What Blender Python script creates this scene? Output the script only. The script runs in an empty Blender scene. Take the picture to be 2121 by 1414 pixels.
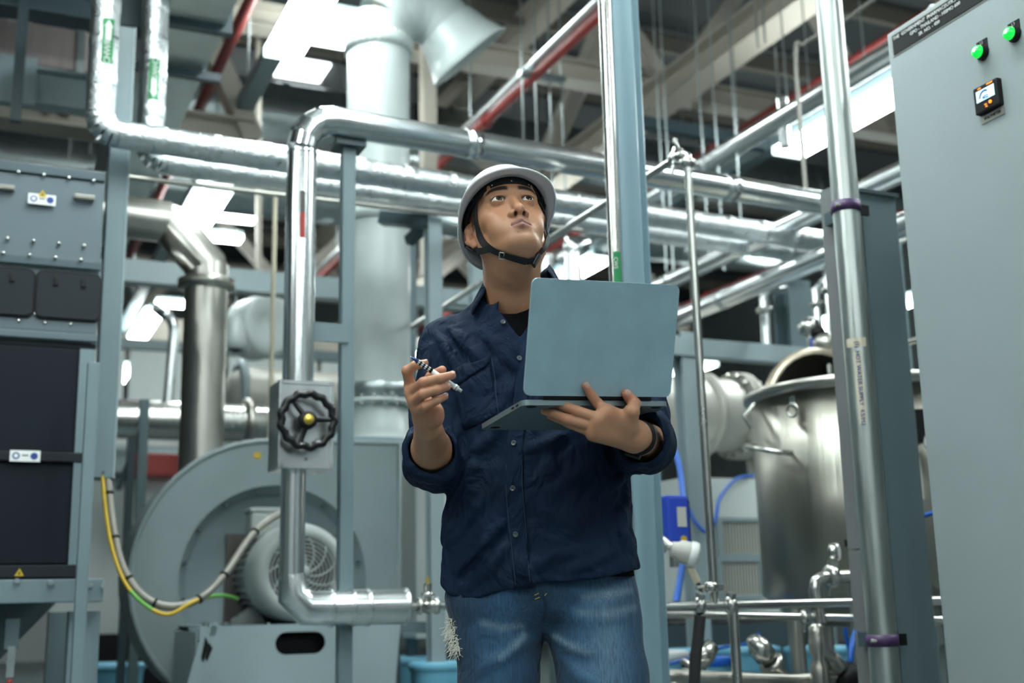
import bpy, bmesh, math, random
import numpy as np
from mathutils import Vector, Matrix
random.seed(7)
S = bpy.context.scene
COL = S.collection
R = math.radians
# ------------------------------------------------------------------ camera
FPX, PITCH, CAMZ, ROLL = 2500.0, R(12.26), 0.82, R(1.25)
cam = bpy.data.cameras.new('camera'); camo = bpy.data.objects.new('camera', cam); COL.objects.link(camo)
camo.matrix_world = Matrix.Translation((0, 0, CAMZ)) @ Matrix.Rotation(R(90) + PITCH, 4, 'X') @ Matrix.Rotation(-ROLL, 4, 'Z')
cam.sensor_width = 36; cam.lens = 36 * FPX / 2121; cam.clip_end = 200
cam.dof.use_dof = True; cam.dof.focus_distance = 2.5; cam.dof.aperture_fstop = 2.8
S.camera = camo
# ------------------------------------------------------------------ world and exposure
W = bpy.data.worlds.new('hall_air'); S.world = W; W.use_nodes = True
W.node_tree.nodes['Background'].inputs[0].default_value = (0.70, 0.83, 0.86, 1)
W.node_tree.nodes['Background'].inputs[1].default_value = 0.14
S.view_settings.view_transform = 'Standard'; S.view_settings.look = 'None'
S.view_settings.gamma = 1; S.view_settings.exposure = 1.25
S.view_settings.use_curve_mapping = False
LAMP = 17.5
# ------------------------------------------------------------------ geometry of the place
def ray(px, py):
    a = (px - 1060.5) / FPX; b = (707 - py) / FPX; cr, sr = math.cos(ROLL), math.sin(ROLL); a, b = a * cr + b * sr, b * cr - a * sr
    return Vector((a, math.cos(PITCH) - b * math.sin(PITCH), math.sin(PITCH) + b * math.cos(PITCH)))
CAM = Vector((0, 0, CAMZ))
def proj(p):
    p = Vector(p) - CAM; d = p.y * math.cos(PITCH) + p.z * math.sin(PITCH); a = p.x / d; b = (p.z * math.cos(PITCH) - p.y * math.sin(PITCH)) / d
    return 1060.5 + FPX * (a * math.cos(ROLL) - b * math.sin(ROLL)), 707 - FPX * (a * math.sin(ROLL) + b * math.cos(ROLL))
def P(px, py, Y):
    r = ray(px, py); return CAM + r * (Y / r.y)
def PZ(px, py, z):
    r = ray(px, py); return CAM + r * ((z - CAMZ) / r.z)
def PP(px, py, pt, n):
    r = ray(px, py); return CAM + r * ((Vector(pt) - CAM).dot(n) / r.dot(n))
AZ = R(-24.3)
U = Vector((math.sin(AZ), math.cos(AZ), 0)); V = Vector((math.cos(AZ), -math.sin(AZ), 0)); Z = Vector((0, 0, 1))
NU = -U
# ------------------------------------------------------------------ materials
MATS = {}
def mat(name, col, rough=0.5, metal=0.0, noise=0.0, nscale=8.0, bump=0.0, bscale=60.0, emit=None, estr=0, trans=0, stretch=None, bdist=.004, spec=0.5, coat=0, sheen=0):
    if name in MATS: return MATS[name]
    m = bpy.data.materials.new(name); m.use_nodes = True; MATS[name] = m
    nt = m.node_tree; b = nt.nodes['Principled BSDF']
    b.inputs['Base Color'].default_value = (*col, 1); b.inputs['Roughness'].default_value = rough
    b.inputs['Metallic'].default_value = metal; b.inputs['Specular IOR Level'].default_value = spec
    b.inputs['Transmission Weight'].default_value = trans
    b.inputs['Coat Weight'].default_value = coat
    b.inputs['Sheen Weight'].default_value = sheen
    if emit: b.inputs['Emission Color'].default_value = (*emit, 1); b.inputs['Emission Strength'].default_value = estr
    if noise or bump:
        tc = nt.nodes.new('ShaderNodeTexCoord'); mp = nt.nodes.new('ShaderNodeMapping')
        nt.links.new(tc.outputs['Object'], mp.inputs['Vector'])
        if stretch: mp.inputs['Scale'].default_value = stretch
    if noise:
        n = nt.nodes.new('ShaderNodeTexNoise'); n.inputs['Scale'].default_value = nscale; n.inputs['Detail'].default_value = 6
        nt.links.new(mp.outputs[0], n.inputs['Vector'])
        mx = nt.nodes.new('ShaderNodeMix'); mx.data_type = 'RGBA'
        mx.inputs[6].default_value = (*[c * (1 - noise) for c in col], 1); mx.inputs[7].default_value = (*[min(1, c * (1 + noise)) for c in col], 1)
        nt.links.new(n.outputs['Fac'], mx.inputs[0]); nt.links.new(mx.outputs[2], b.inputs['Base Color'])
        mr = nt.nodes.new('ShaderNodeMapRange'); mr.inputs[3].default_value = max(.02, rough - .1); mr.inputs[4].default_value = min(1, rough + .12)
        nt.links.new(n.outputs['Fac'], mr.inputs[0]); nt.links.new(mr.outputs[0], b.inputs['Roughness'])
    if bump:
        n2 = nt.nodes.new('ShaderNodeTexNoise'); n2.inputs['Scale'].default_value = bscale; n2.inputs['Detail'].default_value = 3
        nt.links.new(mp.outputs[0], n2.inputs['Vector'])
        bp = nt.nodes.new('ShaderNodeBump'); bp.inputs['Strength'].default_value = bump; bp.inputs['Distance'].default_value = bdist
        nt.links.new(n2.outputs['Fac'], bp.inputs['Height']); nt.links.new(bp.outputs[0], b.inputs['Normal'])
    return m
mat('paint', (.15, .208, .23), .42, noise=.08)
mat('paint_dark', (.052, .082, .098), .42, noise=.12)
mat('paint_light', (.29, .365, .385), .42, noise=.06)
mat('panel_grey', (.095, .13, .148), .5, noise=.08)
mat('door_dark', (.016, .020, .026), .55, noise=.15, spec=.2)
mat('black_sheet', (.006, .009, .015), .6, noise=.2, spec=.18)
mat('worn_paint', (.26, .33, .36), .5, noise=.55, nscale=120)
mat('cabinet', (.32, .37, .38), .42, noise=.03, bump=.08, bscale=400)
mat('duct_grey', (.50, .56, .555), .35, noise=.05)
mat('galv', (.46, .52, .53), .33, 1.0, noise=.18, nscale=14)
mat('galv_post', (.50, .54, .52), .36, 1.0, noise=.22, nscale=10, stretch=(6, 6, .6))
mat('steel', (.60, .60, .57), .24, 1.0, noise=.10, nscale=6)
mat('steel_reflect_streaks', (.36, .35, .305), .34, 1.0, noise=.30, nscale=1.3, stretch=(8, 8, .12), bump=.32, bscale=1.6, bdist=.02)  # vertical colour streaks stand in for reflections on the tank
mat('steel_warm', (.52, .505, .46), .33, 1.0, noise=.15, nscale=7)
mat('clad', (.78, .81, .82), .22, 1.0, noise=.025, nscale=3, stretch=(3, 3, .3))
mat('foil', (.74, .78, .80), .30, 1.0, noise=.18, nscale=26, bump=.9, bscale=75, bdist=.006)
mat('duct_foil', (.62, .68, .67), .45, 1.0, noise=.2, nscale=9, bump=.25, bscale=30)
mat('beige', (.46, .42, .36), .55, noise=.10, nscale=3)
mat('beige_dark', (.22, .20, .17), .6, noise=.10, nscale=3)
mat('roof', (.055, .064, .068), .6, noise=.25, nscale=2)
mat('roof_light', (.11, .12, .122), .6, noise=.2, nscale=2)
mat('insul', (.30, .25, .25), .5, .3, noise=.25, nscale=30, stretch=(1, 1, .1))
mat('red_shaded', (.16, .018, .016), .5, noise=.15)  # sprinkler red with shadow put into the colour
mat('red', (.33, .035, .03), .45, noise=.15)
mat('white', (.78, .80, .79), .45)
mat('white_wall', (.62, .67, .66), .6, noise=.05, nscale=2)
mat('far_wall', (.26, .30, .29), .7, noise=.15, nscale=1.2)
mat('floor', (.11, .14, .145), .35, noise=.12, nscale=3)
mat('purple', (.06, .024, .095), .45, noise=.2, nscale=30)
mat('green', (.01, .24, .07), .45)
mat('black', (.008, .008, .009), .5, spec=.25)
mat('black_gloss', (.007, .007, .008), .28, spec=.4)
mat('rubber', (.02, .02, .022), .7)
mat('yellow', (.52, .35, .02), .45)
mat('wire_green', (.13, .38, .06), .45)
mat('blue_hose', (.01, .12, .55), .4)
mat('blue_plastic', (.02, .06, .45), .4)
mat('navy_mark', (.02, .05, .25), .5)
mat('pail', (.16, .45, .62), .45, noise=.05)
mat('blower_paint', (.225, .275, .285), .42, noise=.07)
mat('motor', (.33, .365, .355), .38, noise=.08)
mat('brown_plate', (.085, .075, .07), .5, noise=.2)
mat('gold', (.55, .42, .07), .35, .6)
mat('tape', (.62, .56, .43), .6)
mat('conduit', (.24, .23, .205), .4, .3, noise=.2, nscale=60)
mat('label_grey', (.50, .50, .46), .5)
mat('silver_label', (.36, .36, .33), .45, .3)
mat('orange', (.8, .22, .02), .5, emit=(1, .3, .03), estr=.6)
mat('lamp_white', (.9, .95, .95), .4, emit=(.90, 1.0, .98), estr=LAMP)
mat('lamp_end', (.8, .9, .88), .4, emit=(.80, 1.0, .96), estr=1.6)
mat('lcd', (.6, .85, .95), .3, emit=(.50, .83, 1.0), estr=.42)
mat('lcd_ink', (.03, .10, .35), .5)
mat('pilot', (.0, .55, .05), .12, emit=(.01, 1.0, .10), estr=.30, coat=1)
mat('pilot_hot', (.5, 1, .6), .2, emit=(.45, 1.0, .55), estr=.8)
mat('skylight', (.9, .95, .95), .5, emit=(.90, .97, 1.0), estr=3.0)
# ------------------------------------------------------------------ mesh builder
def basis(d):
    d = Vector(d).normalized(); a = Vector((0, 0, 1)) if abs(d.z) < .9 else Vector((1, 0, 0))
    x = d.cross(a).normalized(); y = d.cross(x).normalized()
    return x, y, d
class MB:
    def __init__(s): s.v = []; s.f = []; s.sm = []
    def add(s, vs, fs, smooth=False):
        n = len(s.v); s.v += [Vector(p) for p in vs]
        for f in fs: s.f.append([n + i for i in f]); s.sm.append(smooth)
        return s
    def box(s, c, ax, half, bev=0.0):
        c = Vector(c); x, y, z = [Vector(a) for a in ax]; hx, hy, hz = half
        if bev <= 0:
            vs = [c + x * (i * hx) + y * (j * hy) + z * (k * hz) for i in (-1, 1) for j in (-1, 1) for k in (-1, 1)]
            return s.add(vs, [(0, 1, 3, 2), (4, 6, 7, 5), (0, 4, 5, 1), (2, 3, 7, 6), (0, 2, 6, 4), (1, 5, 7, 3)])
        b = min(bev, hx * .9, hy * .9, hz * .9); bm = bmesh.new(); bmesh.ops.create_cube(bm, size=2)
        for v in bm.verts: v.co = Vector((v.co.x * hx, v.co.y * hy, v.co.z * hz))
        bmesh.ops.bevel(bm, geom=bm.edges[:] + bm.verts[:], offset=b, segments=2, affect='EDGES', profile=.6)
        bm.verts.index_update()
        vs = [c + x * v.co.x + y * v.co.y + z * v.co.z for v in bm.verts]; fs = [[v.index for v in f.verts] for f in bm.faces]; bm.free()
        return s.add(vs, fs)
    def bar(s, a, b, w, h, up=Z):      # rectangular bar from a to b
        a, b = Vector(a), Vector(b); d = (b - a); L = d.length; d.normalize(); sx = d.cross(Vector(up))
        if sx.length < 1e-4: sx = d.cross(Vector((1, 0, 0)))
        sx.normalize(); sy = sx.cross(d).normalized()
        return s.box((a + b) / 2, (sx, d, sy), (w / 2, L / 2, h / 2))
    def ibeam(s, a, b, w, h, t=.012, up=Z):
        a, b = Vector(a), Vector(b); d = (b - a).normalized(); sx = d.cross(Vector(up)).normalized(); sy = sx.cross(d).normalized(); L = (b - a).length; c = (a + b) / 2
        s.box(c + sy * (h / 2 - t / 2), (sx, d, sy), (w / 2, L / 2, t / 2)); s.box(c - sy * (h / 2 - t / 2), (sx, d, sy), (w / 2, L / 2, t / 2))
        return s.box(c, (sx, d, sy), (t / 2, L / 2, h / 2 - t))
    def lathe(s, o, d, prof, seg=24, smooth=True, ref=None, a0=0, a1=2 * math.pi):
        o = Vector(o); x, y, d = basis(d)
        if ref is not None:
            x = (Vector(ref) - d * Vector(ref).dot(d)).normalized(); y = d.cross(x).normalized()
        full = abs(a1 - a0 - 2 * math.pi) < 1e-6; n = seg if full else seg + 1; vs = []; fs = []
        for (r, h) in prof:
            for i in range(n):
                t = a0 + (a1 - a0) * i / seg; vs.append(o + d * h + x * (r * math.cos(t)) + y * (r * math.sin(t)))
        for k in range(len(prof) - 1):
            for i in range(seg):
                j = (i + 1) % n; fs.append((k * n + i, k * n + j, (k + 1) * n + j, (k + 1) * n + i))
        return s.add(vs, fs, smooth)
    def cyl(s, a, b, r, seg=20, r2=None, cap=True):
        a, b = Vector(a), Vector(b); L = (b - a).length; r2 = r if r2 is None else r2
        s.lathe(a, b - a, [(r, 0), (r2, L)], seg)
        if cap: s.lathe(a, b - a, [(0, 0), (r, 0)], seg, False); s.lathe(a, b - a, [(r2, L), (0, L)], seg, False)
        return s
    def tube(s, pts, r, seg=12, caps=True, smooth=True):
        pts = [Vector(p) for p in pts]; n = len(pts); rs = r if isinstance(r, (list, tuple)) else [r] * n
        x = None; vs = []
        for i, p in enumerate(pts):
            d = (pts[min(i + 1, n - 1)] - pts[max(i - 1, 0)]).normalized()
            if x is None: x = basis(d)[0]
            else: x = (x - d * x.dot(d)).normalized()
            y = d.cross(x)
            # widen at mitres
            for k in range(seg):
                t = 2 * math.pi * k / seg; vs.append(p + x * (rs[i] * math.cos(t)) + y * (rs[i] * math.sin(t)))
        fs = [(i * seg + k, i * seg + (k + 1) % seg, (i + 1) * seg + (k + 1) % seg, (i + 1) * seg + k) for i in range(n - 1) for k in range(seg)]
        s.add(vs, fs, smooth)
        if caps: s.add(vs[:seg], [list(range(seg))[::-1]]); s.add(vs[-seg:], [list(range(seg))])
        return s
    def torus(s, o, d, R_, r, seg=32, ts=8, a0=0, a1=2 * math.pi, ref=None):
        o = Vector(o); x, y, d = basis(d)
        if ref is not None:
            x = (Vector(ref) - d * Vector(ref).dot(d)).normalized(); y = d.cross(x).normalized()
        full = abs(a1 - a0 - 2 * math.pi) < 1e-6; n = seg if full else seg + 1; vs = []; fs = []
        for i in range(n):
            t = a0 + (a1 - a0) * i / seg; e = x * math.cos(t) + y * math.sin(t); rr = R_(t) if callable(R_) else R_
            for k in range(ts):
                q = 2 * math.pi * k / ts; vs.append(o + e * (rr + r * math.cos(q)) + d * (r * math.sin(q)))
        for i in range(seg):
            j = (i + 1) % n
            for k in range(ts): fs.append((i * ts + k, j * ts + k, j * ts + (k + 1) % ts, i * ts + (k + 1) % ts))
        return s.add(vs, fs, True)
    def ball(s, c, r, ax=None, half=None, seg=20):
        c = Vector(c); ax = ax or (Vector((1, 0, 0)), Vector((0, 1, 0)), Z); half = half or (r, r, r); vs = []; fs = []; m = seg // 2
        for j in range(m + 1):
            p = math.pi * j / m
            for i in range(seg):
                t = 2 * math.pi * i / seg
                vs.append(c + Vector(ax[0]) * (half[0] * math.sin(p) * math.cos(t)) + Vector(ax[1]) * (half[1] * math.sin(p) * math.sin(t)) + Vector(ax[2]) * (half[2] * math.cos(p)))
        for j in range(m):
            for i in range(seg): fs.append((j * seg + i, (j + 1) * seg + i, (j + 1) * seg + (i + 1) % seg, j * seg + (i + 1) % seg))
        return s.add(vs, fs, True)
    def prism(s, pts, d):                # polygon (list of points) extruded along vector d
        pts = [Vector(p) for p in pts]; n = len(pts); d = Vector(d)
        s.add(pts + [p + d for p in pts], [list(range(n))[::-1], [n + i for i in range(n)]] + [(i, (i + 1) % n, n + (i + 1) % n, n + i) for i in range(n)])
        return s
    def plate(s, o, ax, outline, holes, thick):   # flat plate with real holes; outline in (x, y) of ax
        cu = bpy.data.curves.new('tmp', 'CURVE'); cu.dimensions = '2D'; cu.fill_mode = 'BOTH'; cu.extrude = thick / 2
        for ring in [outline] + holes:
            sp = cu.splines.new('POLY'); sp.points.add(len(ring) - 1); sp.use_cyclic_u = True
            for q, (a, b) in zip(sp.points, ring): q.co = (a, b, 0, 1)
        ob = bpy.data.objects.new('tmp', cu); COL.objects.link(ob); dg = bpy.context.evaluated_depsgraph_get(); me = ob.evaluated_get(dg).to_mesh()
        x, y, z = [Vector(a) for a in ax]; o = Vector(o)
        vs = [o + x * v.co.x + y * v.co.y + z * v.co.z for v in me.vertices]; fs = [list(p.vertices) for p in me.polygons]
        ob.evaluated_get(dg).to_mesh_clear(); bpy.data.objects.remove(ob); bpy.data.curves.remove(cu)
        return s.add(vs, fs)
    def build(s, name, m, parent=None, origin=None):
        return mesh_obj(name, s.v, s.f, m, parent, origin, s.sm)
def rootloc(o):
    loc = Vector(o.location)
    while o.parent: o = o.parent; loc += o.location
    return loc
def mesh_obj(name, vs, fs, m, parent=None, origin=None, sm=None):
    me = bpy.data.meshes.new(name)
    if parent is not None: off = rootloc(parent)
    elif origin is not None: off = Vector(origin)
    else:
        a = np.array([tuple(p) for p in vs]); lo, hi = a.min(0), a.max(0); off = Vector(((lo[0] + hi[0]) / 2, (lo[1] + hi[1]) / 2, lo[2]))
    me.from_pydata([tuple(Vector(p) - off) for p in vs], [], fs)
    if sm is not None: me.polygons.foreach_set('use_smooth', sm)
    me.materials.append(MATS[m] if isinstance(m, str) else m); me.update()
    o = bpy.data.objects.new(name, me); COL.objects.link(o)
    if parent is not None: o.parent = parent
    else: o.location = off
    return o
def thing(name, label, cat, loc, group=None):
    o = bpy.data.objects.new(name, None); COL.objects.link(o); o.location = loc; o.empty_display_size = .05
    o['label'] = label; o['category'] = cat
    if group: o['group'] = group
    return o
def tag(o, label, cat, group=None):
    o['label'] = label; o['category'] = cat
    if group: o['group'] = group
    return o
def struct(o): o['kind'] = 'structure'; return o
def inst(name, src, parent, delta):     # a copy of a part that shares its mesh, moved by delta
    o = src.copy(); COL.objects.link(o); o.name = name; o.parent = parent; o.location = Vector(src.location) + Vector(delta); return o
def text(name, st, o, x, y, size, m, parent, ax='LEFT', ext=.0006):
    cu = bpy.data.curves.new(name, 'FONT'); cu.body = st; cu.size = size; cu.align_x = ax; cu.align_y = 'CENTER'; cu.extrude = ext; cu.resolution_u = 3
    ob = bpy.data.objects.new('tmp', cu); COL.objects.link(ob); dg = bpy.context.evaluated_depsgraph_get(); me = ob.evaluated_get(dg).to_mesh()
    x = Vector(x).normalized(); y = Vector(y).normalized(); n = x.cross(y); o = Vector(o)
    vs = [o + x * v.co.x + y * v.co.y + n * v.co.z for v in me.vertices]; fs = [list(p.vertices) for p in me.polygons]
    ob.evaluated_get(dg).to_mesh_clear(); bpy.data.objects.remove(ob); bpy.data.curves.remove(cu)
    return mesh_obj(name, vs, fs, m, parent)
def arc(c, e1, e2, r, a0, a1, n=8):
    return [Vector(c) + Vector(e1) * (r * math.cos(a0 + (a1 - a0) * i / n)) + Vector(e2) * (r * math.sin(a0 + (a1 - a0) * i / n)) for i in range(n + 1)]
def ring2d(cx, cy, r, n=24): return [(cx + r * math.cos(2 * math.pi * i / n), cy + r * math.sin(2 * math.pi * i / n)) for i in range(n)]
def stadium(cx, cy, w, h, n=8):
    r = h / 2; a = w / 2 - r
    return [(cx + a + r * math.cos(t), cy + r * math.sin(t)) for t in [-math.pi / 2 + math.pi * i / n for i in range(n + 1)]] + \
           [(cx - a + r * math.cos(t), cy + r * math.sin(t)) for t in [math.pi / 2 + math.pi * i / n for i in range(n + 1)]]
# ================================================================== THE SETTING
HB = 24.0
def fr(a, b, z): return V * a + U * b + Z * z          # hall frame: a across, b away, z up
CZ = 7.2
struct(MB().box(fr(0, 9, -.05), (V, U, Z), (20, 18, .05)).build('floor', 'floor'))
ceil_o = struct(MB().box(fr(0, 9, CZ + .05), (V, U, Z), (20, 18, .05)).build('ceiling', 'roof'))
for i in range(12):
    MB().box(fr(0, -2 + i * 2.2, CZ - .03), (V, U, Z), (20, .42, .025)).build('roof_panel', 'roof_light', ceil_o)
for i in range(16):
    MB().box(fr(0, -2.6 + i * 1.5, CZ - .17), (V, U, Z), (20, .035, .10)).build('purlin', 'beige_dark', ceil_o)
struct(MB().box(fr(0, HB, 3.6), (V, U, Z), (20, .06, 3.7)).build('wall_back', 'far_wall'))
struct(MB().box(fr(-11.5, 9, 3.6), (V, U, Z), (.06, 18, 3.7)).build('wall_left', 'far_wall'))
struct(MB().box(fr(15, 9, 3.6), (V, U, Z), (.06, 18, 3.7)).build('wall_right', 'far_wall'))
wp = struct(MB().box(fr(-4, HB - .2, 1.7), (V, U, Z), (9, .05, 1.7)).build('trim_1', 'white_wall'))
for i in range(11):
    MB().box(fr(-12.4 + i * 1.6, HB - .28, 1.7), (V, U, Z), (.04, .03, 1.7)).build('wall_rib', 'paint_light', wp)
# skylight strips in the roof
for k, (px, py, w, l) in enumerate([(585, 218, .26, .3), (622, 144, .26, .4), (540, 268, .2, .3), (490, 385, .3, .3)]):
    c = PZ(px, py, CZ - .08)
    w1 = MB().box(c, (V, U, Z), (l / 4 + .2, w, .012)).build('window_%d' % (k + 1), 'skylight'); struct(w1)
    MB().box(c + Z * .005 + U * (w + .03), (V, U, Z), (l / 4 + .25, .03, .03)).build('window_frame', 'beige_dark', w1)
# ------------------------------------------------------------------ roof trusses
def truss(name, label, a, b, h, sec, m, n, lean=0):
    a, b = Vector(a), Vector(b); root = thing(name, label, 'truss', a, 'beige roof trusses')
    up = Z * h
    MB().ibeam(a, b, sec, sec, .02).build('bottom_chord', m, root)
    MB().ibeam(a + up, b + up, sec, sec, .02).build('top_chord', m, root)
    for i in range(n):
        p = a.lerp(b, (i) / n); q = a.lerp(b, (i + .5) / n) + up; r_ = a.lerp(b, (i + 1) / n)
        MB().bar(p, q, sec * .62, sec * .62).build('diagonal', m, root); MB().bar(q, r_, sec * .62, sec * .62).build('diagonal', m, root)
    return root
t1a = PZ(1660, -14, 5.0); truss('roof_truss', 'heavy beige truss running diagonally across upper right ceiling', t1a - U * 1.2, t1a + U * 16, 1.9, .25, 'beige', 3)
c1 = PZ(840, 92, 5.3); truss('roof_truss', 'beige cross truss behind the curved duct outlet', c1 - V * 5, c1 + V * 7.5, 1.7, .20, 'beige', 5)
c2 = PZ(330, 160, 5.3); truss('roof_truss', 'beige cross truss beyond the foil duct in the far hall', fr(-9, 15.5, 5.0), fr(10, 15.5, 5.0), 1.6, .20, 'beige', 6)
truss('roof_truss', 'farthest beige cross truss near the back wall', fr(-9, 20.5, 5.0), fr(12, 20.5, 5.0), 1.6, .20, 'beige', 6)
c3 = PZ(60, 215, 3.9); truss('roof_truss', 'shaded beige truss above the dark dust collector at left', c3 - V * 3.5 + U * .1, c3 + V * 1.4 + U * .1, 1.3, .22, 'beige', 4)
hp_ = PZ(886, 150, 5.0); tag(MB().box(Vector((hp_.x, hp_.y, 4.3)), (V, U, Z), (.055, .055, 1.0)).build('truss_hanger', 'beige'), 'upright beige member right of the big grey duct', 'beam')
hb_ = P(1345, 256, 8.0); tag(MB().bar(hb_ - V * .1, P(1585, 302, 8.0), .08, .08).build('steel_beam', 'paint_dark'), 'dark blue short beam above the clamped tube', 'beam')
# ------------------------------------------------------------------ ceiling lamps on trunking rails
LZ = 4.0
def lamp(p, L, w, label, end=True):
    root = thing('ceiling_lamp', label, 'lamp', p, 'long white ceiling lamps')
    MB().box(p + Z * .045, (V, U, Z), (w * .2, L / 2, .03)).build('housing', 'paint_light', root)
    MB().box(p, (V, U, Z), (w / 2, L / 2 - .06, .028), .012).build('diffuser', 'lamp_white', root)
    for s in (-1, 1): MB().box(p + U * (s * (L / 2 - .028)), (V, U, Z), (w / 2 + .004, .03, .032), .01).build('end_cap', 'lamp_end', root)
    return root
def rail(label, p, b0, b1):
    root = thing('lamp_rail', label, 'cable tray', p + U * b0)
    MB().box(p + U * ((b0 + b1) / 2) + Z * .115, (V, U, Z), (.055, (b1 - b0) / 2, .04)).build('channel', 'paint', root)
    b = b0 + 1
    while b < b1:
        MB().cyl(p + U * b + Z * .15, Vector(((p + U * b).x, (p + U * b).y, CZ - .03)), .006, 6).build('hanger_rod', 'galv', root); b += 2.0
    return root
rowA = PZ(585, 112, LZ); lamps_A = [0.72, 4.55, 8.7, 13]
rail('blue grey trunking carrying the row of lamps at upper left', rowA, -6, 16)
posA = [rowA - U * .74, PZ(418, 448, LZ), PZ(302, 672, LZ), PZ(250, 775, LZ)]
for i, (b, t) in enumerate(zip(posA, ['large bright ceiling lamp cut by the top edge above the clad pipe elbow', 'bright lamp above the steel duct elbow, second in the left row', 'bright lamp between the grey trunking and steel duct, third in its row', 'farthest lamp of the left row above the far wall'])):
    lamp(b, 1.5, .21, t)
lamp(rowA - U * 3.1, 1.45, .26, 'ceiling lamp of the left row overhead, outside the frame')
rowB = PZ(1622, 322, LZ)
rail('grey trunking carrying the long lamp left of the control cabinet', rowB, -9, 12)
for b, L, t in [(-1.3, 2.5, 'long bright ceiling lamp behind the galvanised post, beside the cabinet'), (3.55, 1.35, 'bright lamp seen just above the laptop, left of the blue column'), (7.6, 1.35, 'lamp of the right row far down the hall behind the laptop'), (-4.6, 1.45, 'ceiling lamp of the right row overhead, outside the frame')]:
    lamp(rowB + U * b, L, .26, t)
rowC = PZ(1720, 668, LZ)
for q, t in [((1855, 632), 'small far lamp between the posts beside the cabinet'), ((1716, 668), 'small far lamp behind the bent pipes above the steel tank'), ((1438, 762), 'small far lamp right of the laptop edge'), ((1398, 776), 'small far lamp half hidden by the laptop edge')]:
    lamp(PZ(q[0], q[1], LZ), .75, .30, t)
for q, t in [((690, 36), 'upper short far lamp right of the large lamp'), ((672, 76), 'short far lamp under the upper one, right of the large lamp'), ((470, 448), 'short far lamp just right of the second left row lamp'), ((445, 490), 'short far lamp below and right of the second left row lamp'), ((495, 385), 'upper short far lamp below the foil pipes'), ((488, 402), 'lower short far lamp below the foil pipes'), ((370, 630), 'pale far lamp left of the vertical steel duct')]:
    p = PZ(q[0], q[1], 5.0); root = thing('strip_lamp', t, 'lamp', p, 'short strip lamps turned across the hall')
    MB().box(p, (V, U, Z), (.30, .10, .03), .01).build('diffuser', 'lamp_white', root); MB().box(p + Z * .05, (V, U, Z), (.31, .07, .025)).build('housing', 'paint_light', root)
# unseen lamps added for light over the near hall, where the photographer stands
for i, (a, b) in enumerate([(-.6, 1.6), (1.5, 2.2), (-2.4, 1.2), (-.4, -2.2), (2.6, -.6), (-2.6, -2.6), (.5, 3.2), (4.2, 2.4), (-4.2, 1.8), (1.6, -2.6), (.5, -5), (-2.6, -5.4)]):
    lamp(fr(a, b, 4.0), 1.45, .26, 'unseen lamp added for light, over the photographer, %s in that group' % ['first', 'second', 'third', 'fourth', 'fifth', 'sixth', 'seventh', 'eighth', 'ninth', 'tenth', 'eleventh', 'twelfth'][i])
# ------------------------------------------------------------------ overhead services
def pipe_thing(name, label, pts, r, m, cat='pipe', seg=16, group=None):
    root = thing(name, label, cat, pts[0], group); MB().tube(pts, r, seg).build('pipe_run', m, root); return root
# galvanised rectangular air duct along the hall, upper left
d0 = PZ(442, 112, 3.38) - V * .15 + Z * .17; root = thing('air_duct', 'galvanised rectangular air duct running back at upper left', 'duct', d0)
for i in range(7):
    MB().box(d0 + U * (-2.6 + i * 1.55), (V, U, Z), (.15, .75, .17), .008).build('duct_section', 'duct_foil', root)
    MB().box(d0 + U * (-2.6 + i * 1.55 + .775), (V, U, Z), (.18, .025, .20)).build('duct_flange', 'paint_dark', root)
for i in range(5):
    b = -2 + i * 2.2
    for s in (-1, 1): MB().cyl(d0 + U * b + V * (s * .2) + Z * .1, d0 + U * b + V * (s * .2) + Z * (CZ - .1 - d0.z), .006, 6).build('hanger_rod', 'galv', root)
    MB().box(d0 + U * b - Z * .2, (V, U, Z), (.22, .02, .02)).build('cross_bar', 'paint_dark', root)
# red sprinkler mains
for (q, z, r, t) in [((410, 230), 4.1, .035, 'red sprinkler pipe beside the rectangular air duct'), ((1100, 165), 4.35, .034, 'red sprinkler pipe running diagonally above the hard hat'), ((1600, 228), 4.6, .036, 'red sprinkler pipe crossing behind the galvanised post'), ((1560, 575), 3.9, .04, 'dim red pipe seen under the foil pipes at right')]:
    p = PZ(q[0], q[1], z); root = thing('sprinkler_pipe', t, 'pipe', p, 'red sprinkler pipes')
    MB().tube([p - U * (5 if q[0] < 1500 else 3), p + U * 9], r, 12).build('pipe_run', 'red' if 1000 < q[0] < 1500 else 'red_shaded', root)
    for b in (-3, .8, 4.5):
        MB().lathe(p + U * b, U, [(r, -.03), (r + .012, -.03), (r + .012, .03), (r, .03)], 14).build('coupling', 'red', root)
        MB().cyl(p + U * (b + .3) + Z * r, p + U * (b + .3) + Z * (CZ - .1 - p.z), .007, 6).build('hanger_rod', 'galv', root)
p = PZ(1085, 150, 4.42); root = pipe_thing('conduit', 'shiny conduit running beside the red sprinkler pipe above the hard hat', [p - U * 5, p + U * 9], .033, 'clad')
for b in (-.1, 3.0):
    c = p + U * b + V * .09; MB().box(c - Z * .06, (V, U, Z), (.17, .03, .02)).build('strut_bracket', 'galv', root)
    for s in (-.15, -.05, .06, .15): MB().cyl(c + V * s - Z * 1.0, c + V * s + Z * (CZ - .1 - c.z), .007, 6).build('hanger_rod', 'galv', root)
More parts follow.
